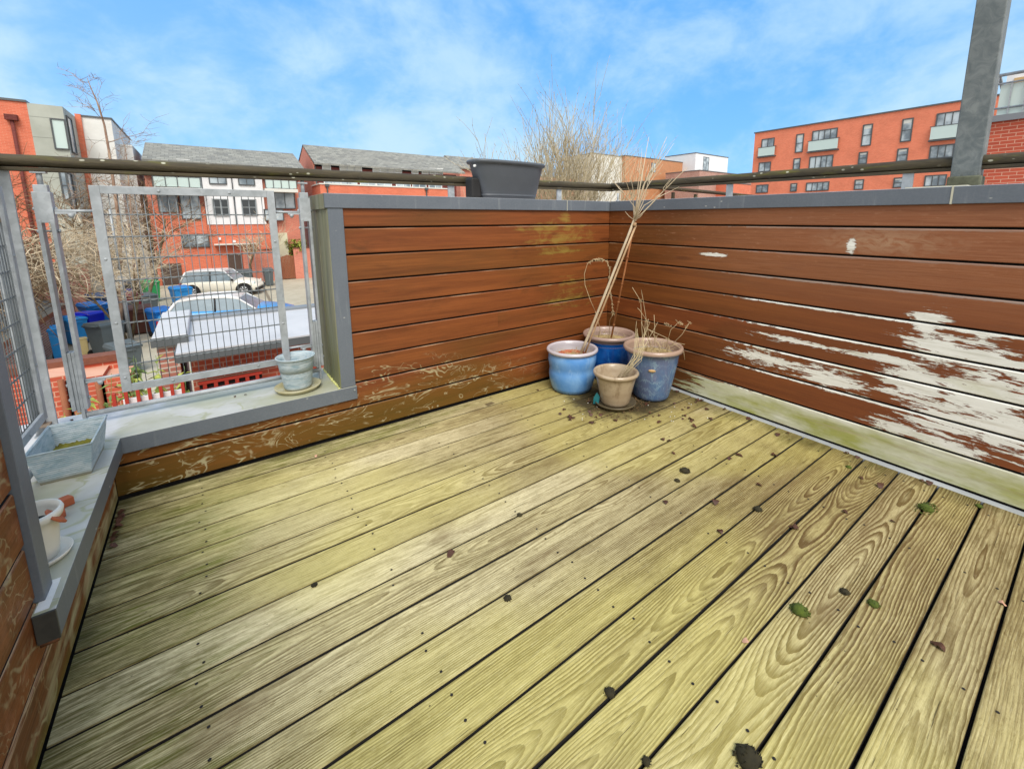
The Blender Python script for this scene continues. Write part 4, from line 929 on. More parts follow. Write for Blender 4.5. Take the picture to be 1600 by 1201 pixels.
# ---------------------------------------------------------------- buildings
def window(bt, c, w, h, axis='y', frame=M_FRM, glass=M_GLASS, cols=2, rows=1, f=.06, out=-1, depth=.06, blind=None):
    """c = centre on facade plane; axis = plane normal; out = outward direction sign"""
    mb = MB(); c = Vector(c)
    def bx(m_, u0, u1, z0, z1, d0, d1, mi=0):
        d0, d1 = sorted((d0*out, d1*out))
        if axis == 'y': m_.box((c.x+u0, c.y+d0, c.z+z0), (c.x+u1, c.y+d1, c.z+z1), mi)
        else: m_.box((c.x+d0, c.y+u0, c.z+z0), (c.x+d1, c.y+u1, c.z+z1), mi)
    bx(mb, -w/2-f, -w/2, -h/2-f, h/2+f, -.02, depth); bx(mb, w/2, w/2+f, -h/2-f, h/2+f, -.02, depth); bx(mb, -w/2, w/2, h/2, h/2+f, -.02, depth); bx(mb, -w/2, w/2, -h/2-f, -h/2, -.02, depth+.03)
    for i in range(1, cols): x = -w/2+w*i/cols; bx(mb, x-f*.35, x+f*.35, -h/2, h/2, .0, depth*.8)
    for j in range(1, rows): z = -h/2+h*j/rows; bx(mb, -w/2, w/2, z-f*.3, z+f*.3, .002, depth*.78)
    o = mb.build('window', frame, bt)
    mb = MB(); bx(mb, -w/2, w/2, -h/2, h/2, .004, .02); mb.build('pane', glass, o)
    if blind:
        mb = MB(); bx(mb, -w/2+.02, w/2-.02, h/2-h*blind, h/2-.01, .021, .026); mb.build('blind', M_PCLAD, o)
    return o
def part(bt, name, m, *boxes, bevel=0):
    mb = MB()
    for a, b in boxes: mb.box(a, b)
    return mb.build(name, m, bt, bevel=bevel)
def roof(bt, name, m, x0, x1, ye, yr, yb, ze, zr, th=.12):
    """pitched roof along x: eave (ye,ze) ridge (yr,zr) back eave yb"""
    mb = MB(); P = [(x0, ye, ze), (x1, ye, ze), (x1, yr, zr), (x0, yr, zr), (x0, yb, ze), (x1, yb, ze)]
    t = [mb.pt(p) for p in P]; l = [mb.pt((p[0], p[1], p[2]-th)) for p in P]
    for f in ((t[0], t[1], t[2], t[3]), (t[3], t[2], t[5], t[4]), (l[3], l[2], l[1], l[0]), (l[4], l[5], l[2], l[3]), (t[0], l[0], l[1], t[1]), (t[4], t[5], l[5], l[4]), (t[0], t[3], l[3], l[0]), (t[3], t[4], l[4], l[3]), (t[1], l[1], l[2], t[2]), (t[2], l[2], l[5], t[5])): mb.face(f)
    return mb.build(name, m, bt)
def gable(bt, m, x, y0, y1, yr, z0, ze, zr, th=.1, name='gable_wall'):
    mb = MB(); P = [(y0, z0), (y1, z0), (y1, ze), (yr, zr), (y0, ze)]; a = [mb.pt((x, y, z)) for y, z in P]; b = [mb.pt((x+th, y, z)) for y, z in P]
    mb.face(a); mb.face(b[::-1])
    for i in range(5): mb.face((a[i], b[i], b[(i+1) % 5], a[(i+1) % 5]))
    return mb.build(name, m, bt)

# --- terrace with white rendered centre
YF = 34.2
def fx(u, v, y=YF): return PY(u, v, y)
th1 = thing('terraced_house', 'slate roofed brick terrace with white rendered centre and four-pane windows behind the parked cars', 'terraced houses', (0, 0, 0))
xL, xR = fx(228, 300).x, fx(468, 300).x; zwt = fx(316, 262).z; xwL, xwR = fx(318, 300).x, fx(411, 300).x; zwb = fx(322, 351).z
ze1 = PY(300, 253, YF-.4).z
part(th1, 'wall', M_BR1, ((xL, YF+.25, ZG), (xR, YF+8, ze1-.35)))
part(th1, 'render_panel', M_REND, ((xwL, YF-.05, zwb), (xwR, YF+.249, ze1-.1)))
part(th1, 'brick_front', M_BR5, ((xwL-.02, YF, ZG), (xwR+.6, YF+.248, zwb-.002)), ((xL, YF-.02, ZG), (xwL-.04, YF+.2, fx(240, 322).z)))
rz_ = PY(340, 231, YF+3.6).z
roof(th1, 'roof', M_SLATE, PY(221, 240, YF).x, PY(473, 262, YF).x, YF-.5, YF+3.6, YF+8, ze1, rz_)
# raised eaves with a strip of dark windows at both ends
part(th1, 'eaves_band', M_BR4, ((xL, YF-.1, ze1-.9), (xwL-.2, YF+.2, ze1-.14)), ((xwR+.1, YF-.1, ze1-.9), (xR, YF+.2, ze1-.14)))
for u in (262, 287): window(th1, fx(u, 257, YF-.1), .55, .5, glass=M_PCLAD, frame=M_WHT, cols=1)
for u in (431, 443): window(th1, fx(u, 265, YF-.1), .35, .35, glass=M_PCLAD, frame=M_WHT, cols=1)
for u, v in ((340, 280), (385, 282)): window(th1, fx(u, v, YF-.05), .85, .55, cols=2)
for u, v in ((345, 324), (389.5, 324)): window(th1, fx(u, v, YF-.05), .78, 1.0, cols=2, rows=2, glass=M_GLD, frame=mat('pale_grey_window_frame', color=rgb(150, 156, 158)))
part(th1, 'downpipe', M_FRM, ((fx(364, 300).x-.03, YF-.13, zwb), (fx(364, 300).x+.03, YF-.07, ze1-.2)))
def balcony(bt, u0, u1, vt, vb, y):
    a, b = fx(u0, vt, y), fx(u1, vb, y); zf = fx((u0+u1)/2, vb, y).z; zt_ = fx((u0+u1)/2, vt, y).z
    part(bt, 'balcony_slab', M_PCLAD, ((a.x-.05, y, zf-.22), (b.x+.05, YF+.24, zf)))
    g_ = part(bt, 'balcony_glass', M_GLB, ((a.x, y+.04, zf+.05), (b.x, y+.06, zt_-.04)))
    mb = MB()
    for i in range(5): x = a.x+(b.x-a.x)*i/4; mb.box((x-.02, y+.0, zf), (x+.02, y+.039, zt_))
    mb.box((a.x, y, zt_), (b.x, y+.05, zt_+.04)); mb.build('balcony_railing', M_FRM, bt)
balcony(th1, 238, 314, 276, 293, YF-1.0); balcony(th1, 414, 464, 281, 295, YF-1.0)
for u, v, w_, h_ in ((257, 284, 1.1, 1.3), (298, 284, 1.1, 1.3), (425, 286, .7, 1.3), (448, 288, .8, 1.3)): window(th1, fx(u, v, YF+.2), w_, h_, cols=2)
for u, v, w_, h_ in ((262, 312, .9, 1.5), (297, 318, .9, 1.9), (428, 336, 1.1, .7), (306, 376, 1.3, .75), (445, 313, 1.2, 1.1)): window(th1, fx(u, v, YF-.03), w_, h_, cols=2)
part(th1, 'door', M_DOOR, ((fx(355, 400).x, YF-.045, ZG), (fx(378, 400).x, YF-.005, fx(366, 397).z)))
part(th1, 'garage_door', M_DOOR, ((fx(248, 400).x, YF-.09, ZG), (fx(281, 400).x, YF-.03, fx(262, 412).z)))
for u, v in ((343, 373), (366, 377)):
    p = fx(u, v, YF-.01); mb = MB(); mb.box((p.x-.08, p.y-.12, p.z-.08), (p.x+.08, p.y, p.z+.08)); mb.build('wall_lamp', M_WHT, th1)
pc_ = fx(368, 382); part(th1, 'door_canopy', M_PCLAD, ((pc_.x-1.2, YF-.5, pc_.z), (pc_.x+1.2, YF-.005, pc_.z+.08)))

# garden walls and gates in front of the terrace
gw = thing('garden_wall', 'orange brick garden wall to the right of the parked white car', 'wall', (0, 0, 0))
yg = 33.0
part(gw, 'wall', M_BR1, ((PY(383, 430, yg).x, yg, ZG), (PY(440, 430, yg).x, yg+.2, PY(410, 391, yg).z)), ((PY(462, 430, yg).x, yg, ZG), (PY(462, 430, yg).x+9, yg+.2, PY(470, 388, yg).z)))
part(gw, 'coping', M_COPE, ((PY(383, 430, yg).x, yg-.04, PY(410, 391, yg).z), (PY(440, 430, yg).x, yg+.24, PY(410, 391, yg).z+.07)), ((PY(462, 430, yg).x, yg-.04, PY(470, 388, yg).z), (PY(462, 430, yg).x+9, yg+.24, PY(470, 388, yg).z+.07)))
gt = thing('timber_gate', 'brown vertical board gate between brick garden walls', 'gate', (0, 0, 0))
x0, x1 = PY(441, 430, yg).x, PY(461.5, 430, yg).x; mb = MB(); nb = 9
for i in range(nb): a = x0+(x1-x0)*i/nb; mb.box((a+.008, yg+.05, ZG+.05), (a+(x1-x0)/nb-.004, yg+.09, PY(450, 398, yg).z-abs(i-nb/2)*.03))
mb.build('boards', M_GATE, gt)
ow = thing('outbuilding', 'cream rendered outhouse with low roof behind the timber gate', 'outbuilding', (0, 0, 0))
part(ow, 'wall', mat('cream_render', speck(rgb(196, 192, 164), rgb(214, 210, 186), 2)), ((PY(436, 400, 33.6).x, 33.6, ZG), (PY(452, 400, 33.6).x, 34.0, PY(445, 364, 33.6).z)))

# --- second terrace
YS = 36
th2 = thing('terraced_house', 'brick terrace with orange parapet and white strip windows under a long slate roof', 'terraced houses', (0, 0, 0))
def f2(u, v, y=YS): return PY(u, v, y)
x0, x1 = f2(492, 260).x, f2(712, 260).x; ze2 = PY(600, 262, YS-.4).z; zr2 = PY(600, 237, YS+3.5).z
part(th2, 'wall', M_BR4, ((x0, YS, ZG), (x1, YS+7.5, ze2-.2)))
roof(th2, 'roof', M_SLATE, PY(479, 230, YS+3.5).x-.3, f2(722, 268).x, YS-.6, YS+3.5, YS+8, ze2, zr2)
gable(th2, M_BR1, x0-.11, YS, YS+7.5, YS+3.5, ZG, ze2-.1, zr2-.15)
mb = MB(); mb.box((x0-.05, YS-.09, ZG), (x0+.04, YS-.002, ze2-.2)); mb.build('downpipe', M_FRM, th2)
for u in (510, 537, 548, 559, 588, 600, 611, 622, 648, 664, 676, 687): window(th2, f2(u, 262+(u-500)*.033, YS-.02), .52, .42, cols=1, frame=M_WHT, glass=M_PCLAD)
xs0, xs1 = f2(500, 290, YS-3).x, f2(706, 290, YS-3).x; zs = PY(600, 292, YS-3).z
part(th2, 'parapet_block', M_BR5, ((xs0, YS-3, ZG), (xs1, YS-.11, zs))); part(th2, 'parapet_capping', M_PCLAD, ((xs0-.05, YS-3.05, zs), (xs1+.05, YS-.1, zs+.09)))
for u, v in ((511, 294), (666, 299)):
    p = PY(u, v, YS-3.0); mb = MB(); mb.box((p.x-.14, p.y-.16, p.z+.1), (p.x+.14, p.y-.002, p.z+.28)); mb.box((p.x-.04, p.y-.1, p.z-3), (p.x+.04, p.y-.002, p.z+.1)); mb.build('rain_hopper', M_FRM, th2)
for u in (520, 545, 575, 600, 630, 655, 680): window(th2, PY(u, 286+(u-500)*.02, YS-.06), 1.2, .9, cols=2, frame=M_WHT)
# --- third terrace, further
YTH = 44
th3 = thing('terraced_house', 'distant brick gable and slate roof peeping out left of the grey balcony planter', 'terraced houses', (0, 0, 0))
x0, x1 = PY(718, 250, YTH).x, PY(800, 250, YTH).x; zr3 = PY(720, 245, YTH+3).z; ze3 = PY(740, 264, YTH).z
part(th3, 'wall', M_BR1, ((x0+.1, YTH, ZG), (x1, YTH+6, ze3-.1))); roof(th3, 'roof', M_SLATE, x0-.4, x1+.3, YTH-.3, YTH+3, YTH+6.5, ze3, zr3); gable(th3, M_BR1, x0, YTH, YTH+6, YTH+3, ZG, ze3-.1, zr3-.15)
for u in (745, 775): window(th3, PY(u, 272, YTH-.01), 1.0, .9, frame=M_WHT)

# --- left apartment block
YA = 30
ab = thing('apartment_block', 'tall orange brick and grey panelled apartment block at the far left', 'apartment block', (0, 0, 0))
def fa(u, v, y=YA): return PY(u, v, y)
zt4 = fa(40, 160).z; xa = fa(41, 160).x; xb = fa(97, 165).x
part(ab, 'wall', M_BR5, ((xa-16, YA, ZG), (xa, YA+12, zt4)))
part(ab, 'coping', M_FASC, ((xa-16, YA-.06, zt4), (xa, YA+12, zt4+.10)))
mb = MB(); mb.box((xa+.001, YA, ZG), (xb, YA+12, zt4-.02))
mb.build('grey_bay', M_GCLAD, ab)
mb = MB(); mb.tube([(xa-.55, YA-.12, ZG), (xa-.55, YA-.12, zt4-.9)], .07, 8); mb.box((xa-.75, YA-.26, zt4-.9), (xa-.35, YA-.002, zt4-.65)); mb.build('downpipe', M_BR4, ab)
window(ab, fa(94, 210), .42, 1.35, cols=1, rows=1, frame=M_FRM, glass=M_GLB); window(ab, fa(107, 290), .42, 1.35, cols=1, rows=2, frame=M_FRM, glass=M_GLASS)
for v in (212, 300):
    window(ab, PX(111, v, xb), .95, 1.7, axis='x', out=1, cols=1, frame=M_FRM, glass=M_GLASS)
YB = 32.9
ab2 = thing('apartment_block', 'pale panelled stepped wing of the apartment block behind the bare tree', 'apartment block', (0, 0, 0))
x0 = PY(128, 185, YB).x; x1 = PY(174, 188, YB).x; zt5 = PY(150, 185, YB).z
part(ab2, 'brick_strip', M_BR5, ((xb+.002, YB-.25, ZG), (x0, YB+8, zt5+.1))); part(ab2, 'wall', M_PJ, ((x0, YB-.14, ZG), (x1, YB+8, zt5)))
part(ab2, 'coping', M_FASC, ((x0, YB-.2, zt5), (x1+.05, YB+8, zt5+.08)))
x2 = PY(207, 230, YB+2).x; part(ab2, 'low_wing', M_PJ, ((x1+.002, YB+1.9, ZG), (x2, YB+8, PY(190, 226, YB+2).z)))

# --- right apartment block (facade faces left, towards the deck)
XRB = 55
rb = thing('apartment_block', 'long four-storey orange-red brick apartment block on the right skyline', 'apartment block', (0, 0, 0))
yl = PX(1180, 207, XRB).y; zt6 = PX(1340, 184, XRB).z
part(rb, 'wall', M_BR1 if False else mat('smooth_orange_brick', brick(rgb(228, 130, 96), rgb(218, 118, 86), rgb(226, 150, 124), .006), rough=.85), ((XRB, -12, ZG), (XRB+14, yl, zt6)))
part(rb, 'coping', M_FASC, ((XRB-.1, -12, zt6), (XRB+14, yl+.1, zt6+.14)))
RBW = [(1190, 1209, 217, 244, 2, 1), (1244, 1255, 210, 238, 1, 0), (1269, 1307, 203, 235, 4, 1), (1347.6, 1362, 195, 227.6, 1, 0), (1409, 1425, 186, 221, 1, 0), (1462, 1500, 176, 217, 3, 1),
       (1186, 1204, 254, 268, 2, 0), (1240, 1250, 248, 265, 1, 0), (1265, 1301, 244, 263, 4, 0), (1342, 1355, 238, 256, 1, 0), (1402, 1418, 232.5, 252, 1, 0), (1453, 1490, 227, 247, 3, 0),
       (1182, 1200, 289, 301, 2, 0), (1235.5, 1245, 287, 299, 1, 0), (1260, 1295, 285, 298, 4, 0), (1335.5, 1349, 281, 296, 1, 0), (1396.5, 1412, 278, 293, 1, 0), (1445, 1478, 274, 291, 3, 0),
       (1520, 1550, 168, 210, 3, 1), (1512, 1545, 220, 241, 3, 0)]
for u0, u1, v0, v1, c_, fr in RBW:
    a, b = PX(u0, (v0+v1)/2, XRB), PX(u1, (v0+v1)/2, XRB); um = (u0+u1)/2; zt_, zb_ = PX(um, v0, XRB).z, PX(um, v1, XRB).z
    if fr: zb_ -= .0
    cy_ = (a.y+b.y)/2
    window(rb, (XRB, cy_, (zt_+zb_)/2), abs(a.y-b.y)-.14, zt_-zb_-.14, axis='x', cols=c_, rows=1 if c_ > 1 and not fr else 2, f=.1, depth=.08, blind=(.18 if c_ == 1 else None))
    if fr:
        y0_, y1_ = min(a.y, b.y)-.25, max(a.y, b.y)+.25; h_ = (zt_-zb_)
        part(rb, 'juliet_balcony', M_GLB, ((XRB-.28, y0_, zb_+.05), (XRB-.25, y1_, zb_+h_*.5))); part(rb, 'balcony_rail', M_FRM, ((XRB-.3, y0_-.1, zb_+h_*.5), (XRB-.1, y1_+.1, zb_+h_*.5+.06)), ((XRB-.3, y0_-.1, zb_-.12), (XRB-.005, y1_+.1, zb_)))

# --- distant blocks in the middle
def blk(name, label, u0, u1, v, y, m, depth=10, cat='building', wins=(), axis='y', cop=M_FASC):
    t = thing(name, label, cat, (0, 0, 0)); a, b = PY(u0, v, y), PY(u1, v, y); z = PY((u0+u1)/2, v, y).z
    part(t, 'wall', m, ((a.x, y, ZG), (b.x, y+depth, z))); part(t, 'coping', cop, ((a.x-.1, y-.1, z), (b.x+.1, y+depth, z+.18)))
    for u, vv, w_, h_ in wins: window(t, PY(u, vv, y-.01), w_, h_, f=.12)
    return t
blk('distant_block', 'pale panelled distant block seen through the bare bushy tree', 925, 975, 243, 75, M_PCLAD)
blk('distant_block', 'sandy orange distant block behind the dead tree tips', 977, 1068, 249, 74, mat('sandy_orange_brick', brick(rgb(190, 132, 88), rgb(178, 116, 76), rgb(190, 150, 120), .006)), wins=((1021, 262, 1.6, 2.2), (1048, 280, 1.6, 2.2)))
blk('distant_block', 'small orange-red distant block between the sandy block and the white block', 1060, 1084, 251, 78, M_BR5, wins=((1074, 264, 1.8, 2.0),))
blk('distant_block', 'white stair tower with a dark louvre beside the right handrail', 1087, 1138, 243, 70, M_REND, wins=((1103, 256, 2.6, 3.4),))
blk('distant_block', 'low dusty red block in front of the white stair tower', 1093, 1176, 271, 62, M_BR3)
blk('distant_block', 'low red brick block running along the horizon behind the bare trees', 760, 925, 276, 80, M_BR1)
blk('distant_block', 'bright red wall below the handrail left of the apartment block', 1142, 1182, 288, 58, M_BR5)
# handrail of a neighbouring balcony beyond the corner
nh = thing('neighbour_handrail', 'dark handrail of the next balcony seen just below the right handrail', 'handrail', (0, 0, 0))
mb = MB(); mb.tube([PY(985, 289, 2.2), PY(1190, 308, 2.2)], .030, 10)
for u in (1052, 1087, 1140): p = PY(u, 296+(u-1024)*.09, 2.2); mb.box((p.x-.02, p.y-.02, p.z-1.2), (p.x+.02, p.y+.02, p.z-.02))
mb.build('rail', M_RAIL, nh)
# near right neighbour: brick wall, coping, balustrade, buildings behind
XN = 12.0
nb_ = thing('neighbour_house', 'close red brick wall with pale mortar and glazed balustrade at the right edge', 'neighbouring house', (0, 0, 0))
yn0 = PX(1537, 200, XN).y; ztn = PX(1560, 190.5, XN).z
part(nb_, 'wall', M_BR2, ((XN, yn0-6, ZG), (XN+6, yn0, ztn)))
part(nb_, 'coping', mat('mid_grey_capping', color=rgb(118, 124, 130), rough=.4), ((XN-.08, yn0-6, ztn), (XN+6, yn0+.08, ztn+.13)))
ztb = PX(1556, 118, XN).z; mb = MB()
mb.tube([(XN+.1, yn0-.1, ztb), (XN+.1, yn0-6, ztb)], .035, 8); mb.tube([(XN+.1, yn0-.1, ztb-.18), (XN+.1, yn0-6, ztb-.18)], .02, 8); mb.tube([(XN+.1, yn0-.1, ztn+.3), (XN+.1, yn0-6, ztn+.3)], .02, 8)
for i in range(26): y = yn0-.1-i*.22; mb.box((XN+.09, y-.012, ztn+.13), (XN+.11, y+.012, ztb-.18 if i % 4 else ztb))
mb.tube([(XN+.1, yn0-.1, ztb), (XN+2.4, yn0-.1, ztn+.35)], .035, 8); mb.build('balustrade', M_GALV, nb_)
part(nb_, 'balustrade_glass', M_GLB, ((XN+.13, yn0-5.9, ztn+.14), (XN+.145, yn0-.15, ztb-.2)))
tb = thing('apartment_block', 'white and sandy upper storey behind the glazed balustrade at the right edge', 'apartment block', (0, 0, 0))
XT = 24.0
part(tb, 'wall', M_REND, ((XT, PX(1572, 130, XT).y-14, ZG), (XT+6, PX(1572, 130, XT).y, PX(1590, 112, XT).z))); part(tb, 'sandy_panel', M_TAN, ((XT-.06, PX(1584, 130, XT).y-8, PX(1590, 140, XT).z), (XT-.002, PX(1584, 130, XT).y, PX(1590, 122, XT).z)))
gr_ = PX(1590, 142, XT-4); part(tb, 'grey_roof', M_SLATE, ((XT-4, gr_.y-10, gr_.z-2.5), (XT-.07, PX(1590, 150, XT-4).y, gr_.z)))

# --- garage with flat roof in front of the cars
gz = -.7
gy0, gy1, gxl, gxr = 5.12, 7.48, -2.74, 7.0
ga = thing('garage', 'flat pale grey roofed brick garage below the balcony', 'garage', (0, 0, 0))
part(ga, 'wall', M_BR2, ((gxl+.12, gy0+.5, ZG), (gxr, gy1-.1, gz-.14)))
part(ga, 'roof', M_MEMB, ((gxl, gy0, gz-.02), (gxr, gy1-.14, gz)))
part(ga, 'fascia', M_FASC, ((gxl, gy0-.02, gz-.13), (gxr, gy0+.02, gz-.021)), ((gxl-.02, gy0+.021, gz-.13), (gxl+.02, gy1, gz-.021)))
part(ga, 'roof_upstand', mat('mid_grey_capping', color=rgb(118, 124, 130)), ((gxl, gy1-.139, gz-.1), (gxr, gy1+.06, gz+.05)), bevel=.01)
pb = PZ(247, 540, gz); part(ga, 'side_parapet', M_MEMB, ((-3.02, 5.75, gz-.0), (-2.62, 7.9, gz+.12)), bevel=.02); part(ga, 'side_pier', M_BR3, ((-2.98, 5.8, ZG), (-2.745, 7.86, gz-.002))); part(ga, 'side_fascia', M_FASC, ((-3.03, 5.73, gz-.02), (-2.61, 5.749, gz+.11)))
rd_ = PY(360, 590, gy0+.26)
dr = MB(); x0, x1 = PY(311, 600, gy0+.25).x, PY(410, 590, gy0+.25).x; zt_ = PY(360, 588, gy0+.25).z; nb2 = 6
# red gate of the courtyard: boards with arrow-shaped slots
rgx = thing('timber_gate', 'bright red boarded gate under the garage roof edge with a row of slots', 'gate', (0, 0, 0))
for i in range(nb2):
    a = x0+(x1-x0)*i/nb2; b = x0+(x1-x0)*(i+1)/nb2; dr.box((a+.003, gy0+.21, ZG), (b-.003, gy0+.25, zt_-.11)); dr.box((a+.04, gy0+.21, zt_-.11), (b-.04, gy0+.25, zt_-.035))
dr.box((x0, gy0+.205, zt_-.035), (x1, gy0+.25, zt_)); dr.build('boards', M_REDP, rgx); part(rgx, 'backing', M_DARK, ((x0, gy0+.255, ZG), (x1, gy0+.275, zt_)))
rfn = thing('timber_fence', 'red boarded fence with white gaps near the trough planter side', 'fence', (0, 0, 0))
yf_ = 4.4; x0, x1 = PY(176, 630, yf_).x, PY(300, 605, yf_).x; zf_ = PY(200, 612, yf_).z; mb = MB(); nn = 7
for i in range(nn): a = x0+(x1-x0)*i/nn; mb.box((a, yf_, ZG), (a+(x1-x0)/nn-.07, yf_+.04, zf_))
mb.build('boards', M_REDP, rfn); part(rfn, 'white_backing', M_REND, ((x0+.08, yf_+.05, ZG), (x1-.1, yf_+.07, zf_-.1)))
# near brick garden walls with coping, left
gw2 = thing('garden_wall', 'near brick garden wall with brown brick-on-edge coping and piers, below the corner posts', 'wall', (0, 0, 0))
yw = 7.4; zw = PY(160, 566, yw).z
part(gw2, 'wall', M_BR2, ((PY(60, 580, yw).x-3, yw, ZG), (PY(186, 560, yw).x, yw+.22, zw))); part(gw2, 'coping', M_COPE, ((PY(60, 580, yw).x-3, yw-.03, zw), (PY(186, 560, yw).x+.03, yw+.25, zw+.11)))
for u in (78, 135, 178): p = PY(u, 600, yw-.5); part(gw2, 'pier', M_BR2, ((p.x-.2, yw-.55, ZG), (p.x+.2, yw-.002, PY(u, 588, yw-.5).z)))
for u in (102, 158): p = PY(u, 600, yw-.4); mb = MB(); mb.tube([(p.x, yw-.6, ZG), (p.x, yw-.6, PY(u, 592, yw-.6).z)], .035, 8); mb.build('dark_pipe', M_GATE, gw2)

# outbuilding along the left with painted wall foot
xo = -6.6
ob = thing('outbuilding', 'brick outbuilding with a low grey sloping roof behind the broad corner post', 'outbuilding', (0, 0, 0))
ye_ = PX(90, 484, xo).y; ys_ = PX(52, 506, xo).y; zo = PX(70, 497, xo).z
part(ob, 'wall', M_BR3, ((xo-4, ys_-12, ZG), (xo, ye_+.5, zo))); part(ob, 'white_paint', M_REND, ((xo+.002, ye_-1.2, ZG), (xo+.015, ye_+.1, ZG+.45))); part(ob, 'gutter', M_GATE, ((xo-.02, ys_-12, zo), (xo+.14, ye_+.6, zo+.12)))
mb = MB(); mb.quad((xo+.12, ys_-12, zo+.13), (xo+.12, ye_+.6, zo+.13), (xo-4, ye_+.6, zo+1.6), (xo-4, ys_-12, zo+1.6)); mb.quad((xo+.12, ye_+.6, zo+.12), (xo+.12, ys_-12, zo+.12), (xo-4, ys_-12, zo+1.5), (xo-4, ye_+.6, zo+1.5)); mb.build('roof', M_SLATE, ob)
bw = thing('boundary_wall', 'long orange brick boundary wall behind the blue wheelie bins', 'wall', (0, 0, 0))
p = PZ(118, 500, ZG); part(bw, 'wall', M_BR1, ((-7.6, ye_+.8, ZG), (-7.35, 31, ZG+1.9))); part(bw, 'coping', M_COPE, ((-7.65, ye_+.8, ZG+1.9), (-7.3, 31, ZG+1.98)))

# ---------------------------------------------------------------- wheelie bins
BC = dict(blue=rgb(24, 110, 190), royal=rgb(14, 40, 200), light=rgb(30, 134, 206), grey=rgb(82, 92, 96), dgrey=rgb(52, 54, 56), brown=rgb(76, 40, 30), maroon=rgb(110, 28, 38), green=rgb(44, 150, 86), navy=rgb(30, 36, 110), dblue=rgb(26, 66, 110))
def wheelie(label, u, v, colr, lid=None, rz=None, h=1.06, w=.29, d=.36, closer=None):
    p = PZ(u, v, ZG); rz = rz if rz is not None else math.atan2(p.y-CAM.y, p.x-CAM.x)-pi/2+rnd.uniform(-.4, .4)
    t = thing('wheelie_bin', label, 'wheelie bin', (p.x, p.y, ZG), rz, 'wheelie bins standing round the yard')
    m = mat(colr+'_bin_plastic', speck(tuple(k*.85 for k in BC[colr]), tuple(min(1, k*1.15) for k in BC[colr]), 6), rough=.45); ml = mat((lid or colr)+'_bin_plastic', speck(tuple(k*.85 for k in BC[lid or colr]), tuple(min(1, k*1.15) for k in BC[lid or colr]), 6), rough=.45)
    mb = MB(); mb.box((-w, -d, .05), (w, d, h-.16), taper=.78); mb.box((-w-.02, -d-.02, h-.159), (w+.02, d+.02, h-.10)); mb.box((-w*.5, -d-.035, h-.22), (w*.5, -d-.019, h-.165)); mb.build('body', m, t, bevel=.02)
    mb = MB(); c = [mb.pt(q) for q in ((-w-.03, -d-.05, h-.098), (w+.03, -d-.05, h-.098), (w+.03, d+.05, h-.098), (-w-.03, d+.05, h-.098))]; e = [mb.pt(q) for q in ((-w+.04, -d+.04, h-.045), (w-.04, -d+.04, h-.045), (w-.02, d+.02, h), (-w+.02, d+.02, h))]
    mb.face(c[::-1]); mb.face(e)
    for i in range(4): mb.face((c[i], c[(i+1) % 4], e[(i+1) % 4], e[i]))
    mb.build('lid', ml, t, bevel=.012)
    mb = MB(); mb.tube([(-w*.8, d+.10, h-.08), (w*.8, d+.10, h-.08)], .018, 8); mb.box((-w*.8-.02, d, h-.10), (-w*.8+.02, d+.1, h-.07)); mb.box((w*.8-.02, d, h-.10), (w*.8+.02, d+.1, h-.07)); mb.build('handle', m, t)
    for s_ in (-1, 1): mb = MB(); mb.tube([(s_*(w*.82), d*.82, .1), (s_*(w*.82+.05), d*.82, .1)], .1, 16, sm=False); mb.build('wheel', M_BLK, t)
    return t
wheelie('royal blue wheelie bin, the most vivid of the bins by the brick wall', 143, 531, 'royal', w=.32, d=.32, rz=2.6)
wheelie('blue wheelie bin just behind the royal blue bin', 153, 516, 'blue', w=.36, d=.34, h=1.12)
wheelie('light blue wheelie bin partly hidden by the slotted post', 121, 537, 'light', h=1.0, w=.25, d=.3)
wheelie('dark grey wheelie bin showing its two black wheels', 171, 552, 'grey', rz=2.4, h=1.08)
wheelie('low grey recycling box bin in front of the pale path', 199, 583, 'grey', w=.3, d=.3, h=.9)
wheelie('charcoal wheelie bin standing left of the brown bin', 196, 518, 'dgrey', h=1.08)
wheelie('brown wheelie bin with pinkish lid in the middle of the bin row', 223, 520, 'brown', lid='brown', w=.34, d=.34, rz=0)
wheelie('blue wheelie bin behind the garage parapet beside the blue car', 257, 524, 'blue', w=.32, d=.34, rz=.5)
wheelie('maroon lidded wheelie bin behind the brown bin', 212, 494, 'maroon', w=.32)
wheelie('grey lidded wheelie bin in front of the green bin', 233, 492, 'grey', lid='grey', h=1.0)
wheelie('tall green wheelie bin standing alone at the back of the yard', 239, 471, 'green', rz=.3, w=.31, h=1.15)
wheelie('navy wheelie bin behind the bare tree trunk', 197, 488, 'navy')
wheelie('black wheelie bin at the rear of the bin row', 207, 470, 'dgrey')
wheelie('dark blue wheelie bin next to the mesh panel frame', 158, 495, 'dblue')
wheelie('small blue wheelie bin behind the white car', 286, 480, 'light', w=.36, d=.34)
wheelie('slim grey wheelie bin by the garden wall right of the white car', 421, 446, 'grey', rz=0, w=.26, h=1.15)
wheelie('dark grey wheelie bin half hidden behind the bonnet of the white car', 384, 446, 'grey', w=.42)
wheelie('bright blue narrow bin against the brick outbuilding', 93, 562, 'light', w=.11, d=.14, h=1.08)
p = PZ(131, 556, ZG); cb = thing('storage_box', 'cream plastic box beside the dark grey wheelie bin', 'box', (p.x, p.y, ZG), .3)
mb = MB(); mb.box((-.13, -.13, 0), (.13, .13, .55), taper=.9); mb.build('body', mat('cream_plastic', color=rgb(214, 196, 140), rough=.5), cb, bevel=.02); mb = MB(); mb.box((-.14, -.14, .551), (.14, .14, .59)); mb.build('lid', mat('cream_plastic'), cb, bevel=.015)

